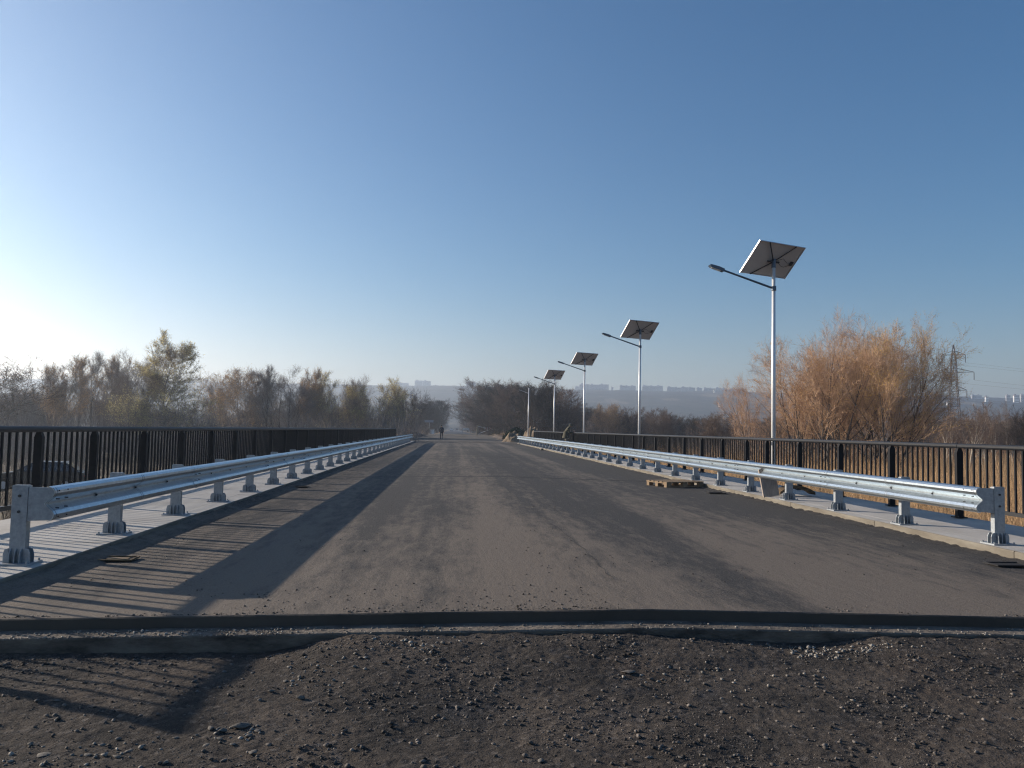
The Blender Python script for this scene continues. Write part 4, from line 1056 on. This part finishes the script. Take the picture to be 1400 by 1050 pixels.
# brush: stems and side twigs as one uncountable mass
def brush(name, cen, mat_, label, nst=26, w_=.016, fan=.35, tw=7, seed=1, twl=.5):
    rng = np.random.RandomState(seed)
    cen = np.asarray(cen)                       # x, y, z, height, radius
    c = np.repeat(cen, nst, 0); n = len(c)
    a = rng.rand(n) * 2 * PI; rr_ = np.sqrt(rng.rand(n)) * c[:, 4]
    B = np.stack([c[:, 0] + rr_ * np.cos(a), c[:, 1] + rr_ * np.sin(a), c[:, 2]], 1)
    d = np.stack([np.cos(a) * fan * rng.rand(n), np.sin(a) * fan * rng.rand(n), np.ones(n)], 1) + rng.normal(0, .12, (n, 3)); d /= np.linalg.norm(d, axis=1)[:, None]
    h = (c[:, 3] * (.45 + .55 * rng.rand(n)))[:, None]
    sd = np.cross(d, rng.normal(0, 1, (n, 3))); sd /= np.linalg.norm(sd, axis=1)[:, None]
    mid = B + d * h * .5 + rng.normal(0, .08, (n, 3)); tip = B + d * h + rng.normal(0, .2, (n, 3))
    V = [np.stack([B - sd * w_, B + sd * w_, mid + sd * w_ * .7, mid - sd * w_ * .7], 1).reshape(-1, 3), np.stack([mid - sd * w_ * .7, mid + sd * w_ * .7, tip + sd * w_ * .2, tip - sd * w_ * .2], 1).reshape(-1, 3)]
    if tw:
        t = .25 + .75 * rng.rand(n, tw); P = (B[:, None] + (tip - B)[:, None] * t[..., None]).reshape(-1, 3); m_ = len(P)
        D = np.repeat(d, tw, 0) + rng.normal(0, .6, (m_, 3)); D /= np.linalg.norm(D, axis=1)[:, None]
        s2 = np.cross(D, rng.normal(0, 1, (m_, 3))); s2 /= np.linalg.norm(s2, axis=1)[:, None]; l2 = (twl * (.4 + rng.rand(m_)))[:, None] * np.repeat(h, tw, 0) * .3
        w2_ = w_ * .6
        V.append(np.stack([P - s2 * w2_, P + s2 * w2_, P + D * l2 + s2 * w2_ * .2, P + D * l2 - s2 * w2_ * .2], 1).reshape(-1, 3))
    V = np.concatenate(V); Fq = np.arange(len(V)).reshape(-1, 4)
    return link_mesh(name, np_mesh(name, V, Fq, mat_), kind='stuff', label=label)
def band(xa, xb, za, zb, n, ha, hb, rad, seed):
    q = np.random.RandomState(seed); out = []
    while len(out) < n:
        px_ = q.uniform(xa, xb); zc = q.uniform(za, zb); p = ray(px_, hor(px_), zc)
        if p.y > 78 and -5.5 < p.x < (8.6 if p.y < 105 else 12.5): continue
        out.append((p.x, p.y, gz(p.x, p.y) - .05, ha + (hb - ha) * q.rand(), rad * (.6 + .8 * q.rand())))
    return out
brush('undergrowth', band(-700, -60, 90, 130, 110, 3.2, 6.0, 2.0, 21) + band(-60, 550, 74, 112, 230, 3.2, 6.4, 1.6, 1), M_brush, 'grey brown leafless undergrowth under the left trees', 30, .017, .4, 8, 1)
brush('undergrowth', band(520, 625, 95, 190, 70, 2.2, 3.9, 1.6, 2), M_brush, 'dark undergrowth left of the far road', 26, .022, .4, 8, 2)
brush('undergrowth', band(628, 1060, 95, 180, 240, 2.6, 4.8, 1.9, 3), M_brush, 'dark undergrowth along the foot of the wood on the right', 26, .022, .4, 8, 3)
brush('undergrowth', band(1010, 1270, 66, 110, 120, 2.2, 4.6, 1.5, 4) + band(1270, 1460, 98, 130, 90, 2.4, 4.6, 1.5, 14) + band(1460, 2200, 80, 120, 110, 2.4, 4.8, 2.0, 15), mat('russet_brush', (.20, .115, .07), .95, col2=(.10, .062, .045), scale=.06, island=.45), 'russet leafless undergrowth around the willows', 30, .015, .4, 8, 4)
# dry reeds right of the bridge
q = np.random.RandomState(9); cen = []
while len(cen) < 8200:
    x = 9.2 + 100 * q.rand() ** 2.0; y = 4 + 120 * q.rand() ** 1.35
    if math.degrees(math.atan2(x, y)) > 66 or (y > 76 and x < 12): continue
    if x > 9.2 + 8 and math.hypot(x, y) > 75 and q.rand() < .5: continue
    cen.append((x, y, gz(x, y), 1.6 + .7 * q.rand() + 1.1 * float(sstep(9, 40, x)) + .35 * float(fbm(np.array([x / 6]), np.array([y / 6]), 2, 3)[0]), .35))
brush('reeds', cen, M_reed, 'dry straw coloured reeds filling the ground right of the bridge', 15, .011, .12, 3, 9, .35)
cen = [(9.0 + .8 * q.rand(), 6 + 70 * q.rand() ** 1.3, -1.6, 1.7 + .3 * q.rand(), .3) for _ in range(420)]
brush('reeds', cen, M_reed, 'tall dry grass close against the right railing', 16, .009, .2, 3, 10, .35)
cen = []
while len(cen) < 3800:
    x = -7.5 - 80 * q.rand() ** 1.6; y = 6 + 85 * q.rand()
    if math.degrees(math.atan2(-x, y)) > 66: continue
    cen.append((x, y, gz(x, y), .5 + 1.0 * q.rand() ** 2, .4))
brush('weeds', cen, M_reed2, 'dead grey weeds on the low ground left of the bridge', 12, .012, .5, 3, 11, .5)
cen = [(-5.5 - 5 * q.rand(), 80 + 70 * q.rand(), -.5, .9 + .9 * q.rand(), .6) for _ in range(160)] + [(9.5 + 4 * q.rand(), 84 + 90 * q.rand(), -.7, 1.1 + .8 * q.rand(), .6) for _ in range(160)]
brush('dry_grass', cen, M_reed, 'tufts of dry grass along both edges of the far approach', 14, .016, .4, 3, 12, .4)
# evergreen bush by the mound
rb = np.random.RandomState(3); n = 5000
p = rb.normal(0, 1, (n, 3)); p /= np.linalg.norm(p, axis=1)[:, None]; p *= (.5 + .5 * rb.rand(n))[:, None] * np.array([1.9, 1.6, 1.7]); p[:, 2] = np.abs(p[:, 2]) * (1 - .25 * np.abs(p[:, 0]) / 1.9) + .1
a = rb.normal(0, 1, (n, 3)) * .16; c_ = rb.normal(0, 1, (n, 3)) * .05
V = np.stack([p - a, p + c_, p + a, p - c_], 1).reshape(-1, 3)
root = empty('evergreen_bush', (8.6, 105, -.1), label='dark green conifer bush between barrier and clay heap', cat='bush')
link_mesh('foliage', np_mesh('foliage', V, np.arange(n * 4).reshape(n, 4), L_ev), root)
b = MB(); b.tube((0, 0, 0), (0, 0, 1.5), .08, .03, 6)
for k in range(6): b.tube((0, 0, .2 + .18 * k), (1.1 * math.cos(k * 1.1), 1.1 * math.sin(k * 1.1), .7 + .15 * k), .035, .01, 5)
b.build('trunk', B_dark, root)

# ---------------------------------------------------------------- pylon and lines
q = ray(1305, hor(1305), 262); pz = gz(q.x, q.y)
M_pyl = mat('pylon_steel', (.16, .14, .135), .7, .3)
root = empty('electricity_pylon', (q.x, q.y, pz), math.radians(-22), label='steel lattice electricity pylon behind the rightmost willow', cat='pylon')
def pw(z): return np.interp(z, [0, 14, 22, 30, 35.5], [2.3, 1.45, 1.0, .75, .12])
lv = [0, 4.5, 8.5, 12, 15, 17.5, 20, 22.5, 24.8, 27, 29.2, 31.4, 33.4, 35.5]
for sx in (-1, 1):
    for sy in (-1, 1):
        b = MB()
        for a, c_ in zip(lv[:-1], lv[1:]): b.tube((sx * pw(a), sy * pw(a), a), (sx * pw(c_), sy * pw(c_), c_), .12, n=4)
        b.build('leg', M_pyl, root)
b = MB()
for a, c_ in zip(lv[:-1], lv[1:]):
    wa, wc = pw(a), pw(c_)
    for s in (-1, 1):
        b.tube((-wa, s * wa, a), (wc, s * wc, c_), .06, n=3); b.tube((wa, s * wa, a), (-wc, s * wc, c_), .06, n=3)
        b.tube((s * wa, -wa, a), (s * wc, wc, c_), .06, n=3); b.tube((s * wa, wa, a), (s * wc, -wc, c_), .06, n=3)
        b.tube((-wc, s * wc, c_), (wc, s * wc, c_), .05, n=3); b.tube((s * wc, -wc, c_), (s * wc, wc, c_), .05, n=3)
b.build('bracing', M_pyl, root)
ins = []
for z_, L_ in ((32.2, 3.5), (26.4, 6.0), (20.4, 3.8)):
    for s in (-1, 1):
        b = MB(); w_ = pw(z_)
        for sy in (-1, 1): b.tube((s * w_, sy * w_, z_), (s * L_, 0, z_ + .05), .09, n=4); b.tube((s * w_, sy * w_, z_ + 1.3), (s * L_, 0, z_ + .1), .07, n=4)
        b.build('crossarm', M_pyl, root)
        b = MB()
        for k in range(8): b.tube((s * L_, 0, z_ - .15 - k * .3), (s * L_, 0, z_ - .36 - k * .3), .16, .12, n=8)
        b.tube((s * L_, 0, z_), (s * L_, 0, z_ - 2.6), .05, n=4); b.build('insulator', M_pyl, root); ins.append((s * L_, z_ - 2.6))
rot = Matrix.Rotation(math.radians(-22), 3, 'Z')
for k, (lx, lz) in enumerate(ins):
    p0 = Vector((q.x, q.y, pz)) + rot @ Vector((lx, 0, lz)); p1 = p0 + rot @ Vector((60, 240, 3)) if False else p0 + Vector((230, 30, 2))
    pts = [p0.lerp(p1, t) - Vector((0, 0, 9 * 4 * t * (1 - t) * .5)) for t in np.linspace(0, 1, 15)]
    b = MB(); b.path([p - p0 for p in pts], .022, 4); o = b.build('power_line', M_pyl, loc=p0)
    tag(o, '%s wire of the overhead line leaving the pylon to the right, %s arm side' % (('top', 'top', 'middle', 'middle', 'bottom', 'bottom')[k], ('left', 'right')[k % 2]), 'power line', 'overhead wires')

# ---------------------------------------------------------------- distant hill with the town
def hill_z(x, y):
    r_ = y + .10 * x
    base = sstep(700, 1980, r_) * (104 + 5 * fbm(x / 500, y / 900, 3, 90)) - 3.2
    base = base + sstep(900, 1500, r_) * (9 * fbm(x / 160, y / 200, 4, 91) + 4.0 * fbm(x / 22, y / 30, 3, 92))
    return base - sstep(2700, 3300, r_) * 30
g = NG('hillside_woods', .98, .05)
a = g.noise(.010, (1, .5, 1), 8, .7); b_ = g.noise(.05, (1, 1, 1), 6, .75)
c = g.mix(g.rng(b_, .4, .62), (.018, .022, .018), (.075, .062, .045)); c = g.mix(g.rng(a, .56, .62), c, (.17, .13, .085)); g.col(c)
link_mesh('hills', grid_mesh('hills', np.linspace(-2600, 3200, 420), np.concatenate([np.linspace(690, 2150, 200), np.linspace(2160, 3400, 30)]), hill_z, g.m), kind='structure', label='long wooded hill with the town along its ridge')
M_bl = mat('pale_block', (.36, .35, .36), .8, scale=.2); M_bl2 = mat('white_block', (.75, .74, .72), .7, var=.05); M_roofd = mat('far_roof', (.20, .13, .11), .8)
def building(px_, py_top, wpx, zc, m_, label, seg=1, hh=None):
    p = ray(px_, py_top, zc); W = wpx * zc / F; 
    gzv = float(hill_z(np.array([p.x]), np.array([p.y]))[0]); H = hh or max(6, p.z - gzv); H = min(H, 48)
    zb = p.z - H
    root = empty('apartment_block', (p.x, p.y, zb), math.atan2(-p.x, p.y) * .8, label=label, cat='building')
    rq = random.Random(int(px_ * 7)); n_ = max(1, seg)
    for k in range(n_):
        w1 = W / n_; hk = H * (1 - .10 * rq.random() * (k % 2))
        b = MB(); b.box((-W / 2 + w1 * (k + .5), 0, hk / 2 - 6), (w1 - .4, 13, hk + 12)); wl = b.build('wall', m_, root)
        b = MB(); b.box((-W / 2 + w1 * (k + .5), 0, hk + .4), (w1, 13.6, .8)); b.box((-W / 2 + w1 * (k + .3), 0, hk + 1.8), (min(5, w1 * .3), 5, 2.6)); b.build('roof', M_roofd if m_ is M_bl2 else M_bl, root)
        fl = int(H // 3); 
        if zc < 2400:
            b = MB()
            for f in range(min(fl, 12)): b.box((-W / 2 + w1 * (k + .5), -6.55, 1.6 + f * 3), (w1 * .92, .12, 1.3))
            b.build('window_band', M_glass, root, kind='stuff')
for a in ((282, 519, 8, 2000, M_bl, 'small square building on the ridge in the gap behind the left trees', 1),
          (578, 521, 22, 2050, M_bl, 'long grey apartment block on the ridge left of the avenue gap', 2), (550, 524, 18, 2080, M_bl, 'low grey block at the left of the ridge above the fan shaped tree', 1), (644, 523, 14, 2050, M_bl, 'grey apartment block on the ridge just right of the avenue gap', 1),
          (812, 526, 40, 1980, M_bl, 'long grey apartment block on the ridge between third and second lamp', 3), (837, 530, 3, 1990, M_bl, 'thin chimney like tower on the ridge', 1), (790, 529, 8, 2000, M_bl, 'small block beside the long one on the ridge', 1),
          (858, 528, 22, 1980, M_bl, 'stepped grey block on the ridge left of the second lamp', 3), (892, 528, 28, 1980, M_bl, 'grey block on the ridge right of the second lamp', 3), (931, 530, 38, 1950, M_bl, 'longest flat roofed block on the middle of the ridge', 4), (956, 531, 8, 1960, M_bl, 'short block between two long blocks on the ridge', 1), (969, 531, 14, 1960, M_bl, 'pair of grey blocks on the ridge', 2), (982, 531, 8, 1950, M_bl, 'small grey block on the ridge', 1), (1003, 532, 34, 1950, M_bl, 'low grey block on the ridge left of the willows', 3),
          (977, 533, 2.2, 1700, M_bl2, 'narrow white house on the upper slope', 1), (870, 536, 3, 1700, M_bl2, 'tiny white house below the ridge near the second lamp', 1), (937, 544, 4, 1500, M_bl2, 'long white roofed house on the middle of the slope', 1), (984, 551, 2.5, 1300, M_bl2, 'tiny white house low on the slope', 1), (822, 540, 3, 1650, M_bl2, 'tiny white house on the slope behind the third lamp', 1), (835, 539, 3.5, 1650, M_bl2, 'pale house on the slope right of the third lamp', 1), (596, 528, 3, 1750, M_bl2, 'bright white house on the ridge above the walking person', 1),
          (1349, 543, 4, 1500, M_bl2, 'white house on the hill right of the pylon', 1), (1335, 541, 12, 1700, M_bl, 'grey block on the hill right of the pylon', 2), (1389, 541, 6, 1500, M_bl2, 'left white tower block at the right edge of the hill', 1), (1398, 540, 5, 1520, M_bl, 'grey tower block at the right edge of the picture', 1), (1378, 541, 5, 1560, M_bl, 'grey block left of the white tower block', 1), (1296, 550, 3, 1400, M_bl2, 'white house behind the pylon', 1)):
    building(*a[:6], a[6])

# ---------------------------------------------------------------- haze
b = MB(); b.box((300, 1500, 68), (8600, 4200, 144))
hz = bpy.data.materials.new('haze'); hz.use_nodes = True
N = hz.node_tree.nodes; N.remove(N['Principled BSDF'])
pv = N.new('ShaderNodeVolumePrincipled'); pv.inputs['Density'].default_value = .00048; pv.inputs['Color'].default_value = (.72, .84, 1, 1); pv.inputs['Anisotropy'].default_value = .56
hz.node_tree.links.new(pv.outputs[0], N['Material Output'].inputs['Volume'])
b.build('haze', hz, kind='stuff', label='thin blue autumn haze over the plain')
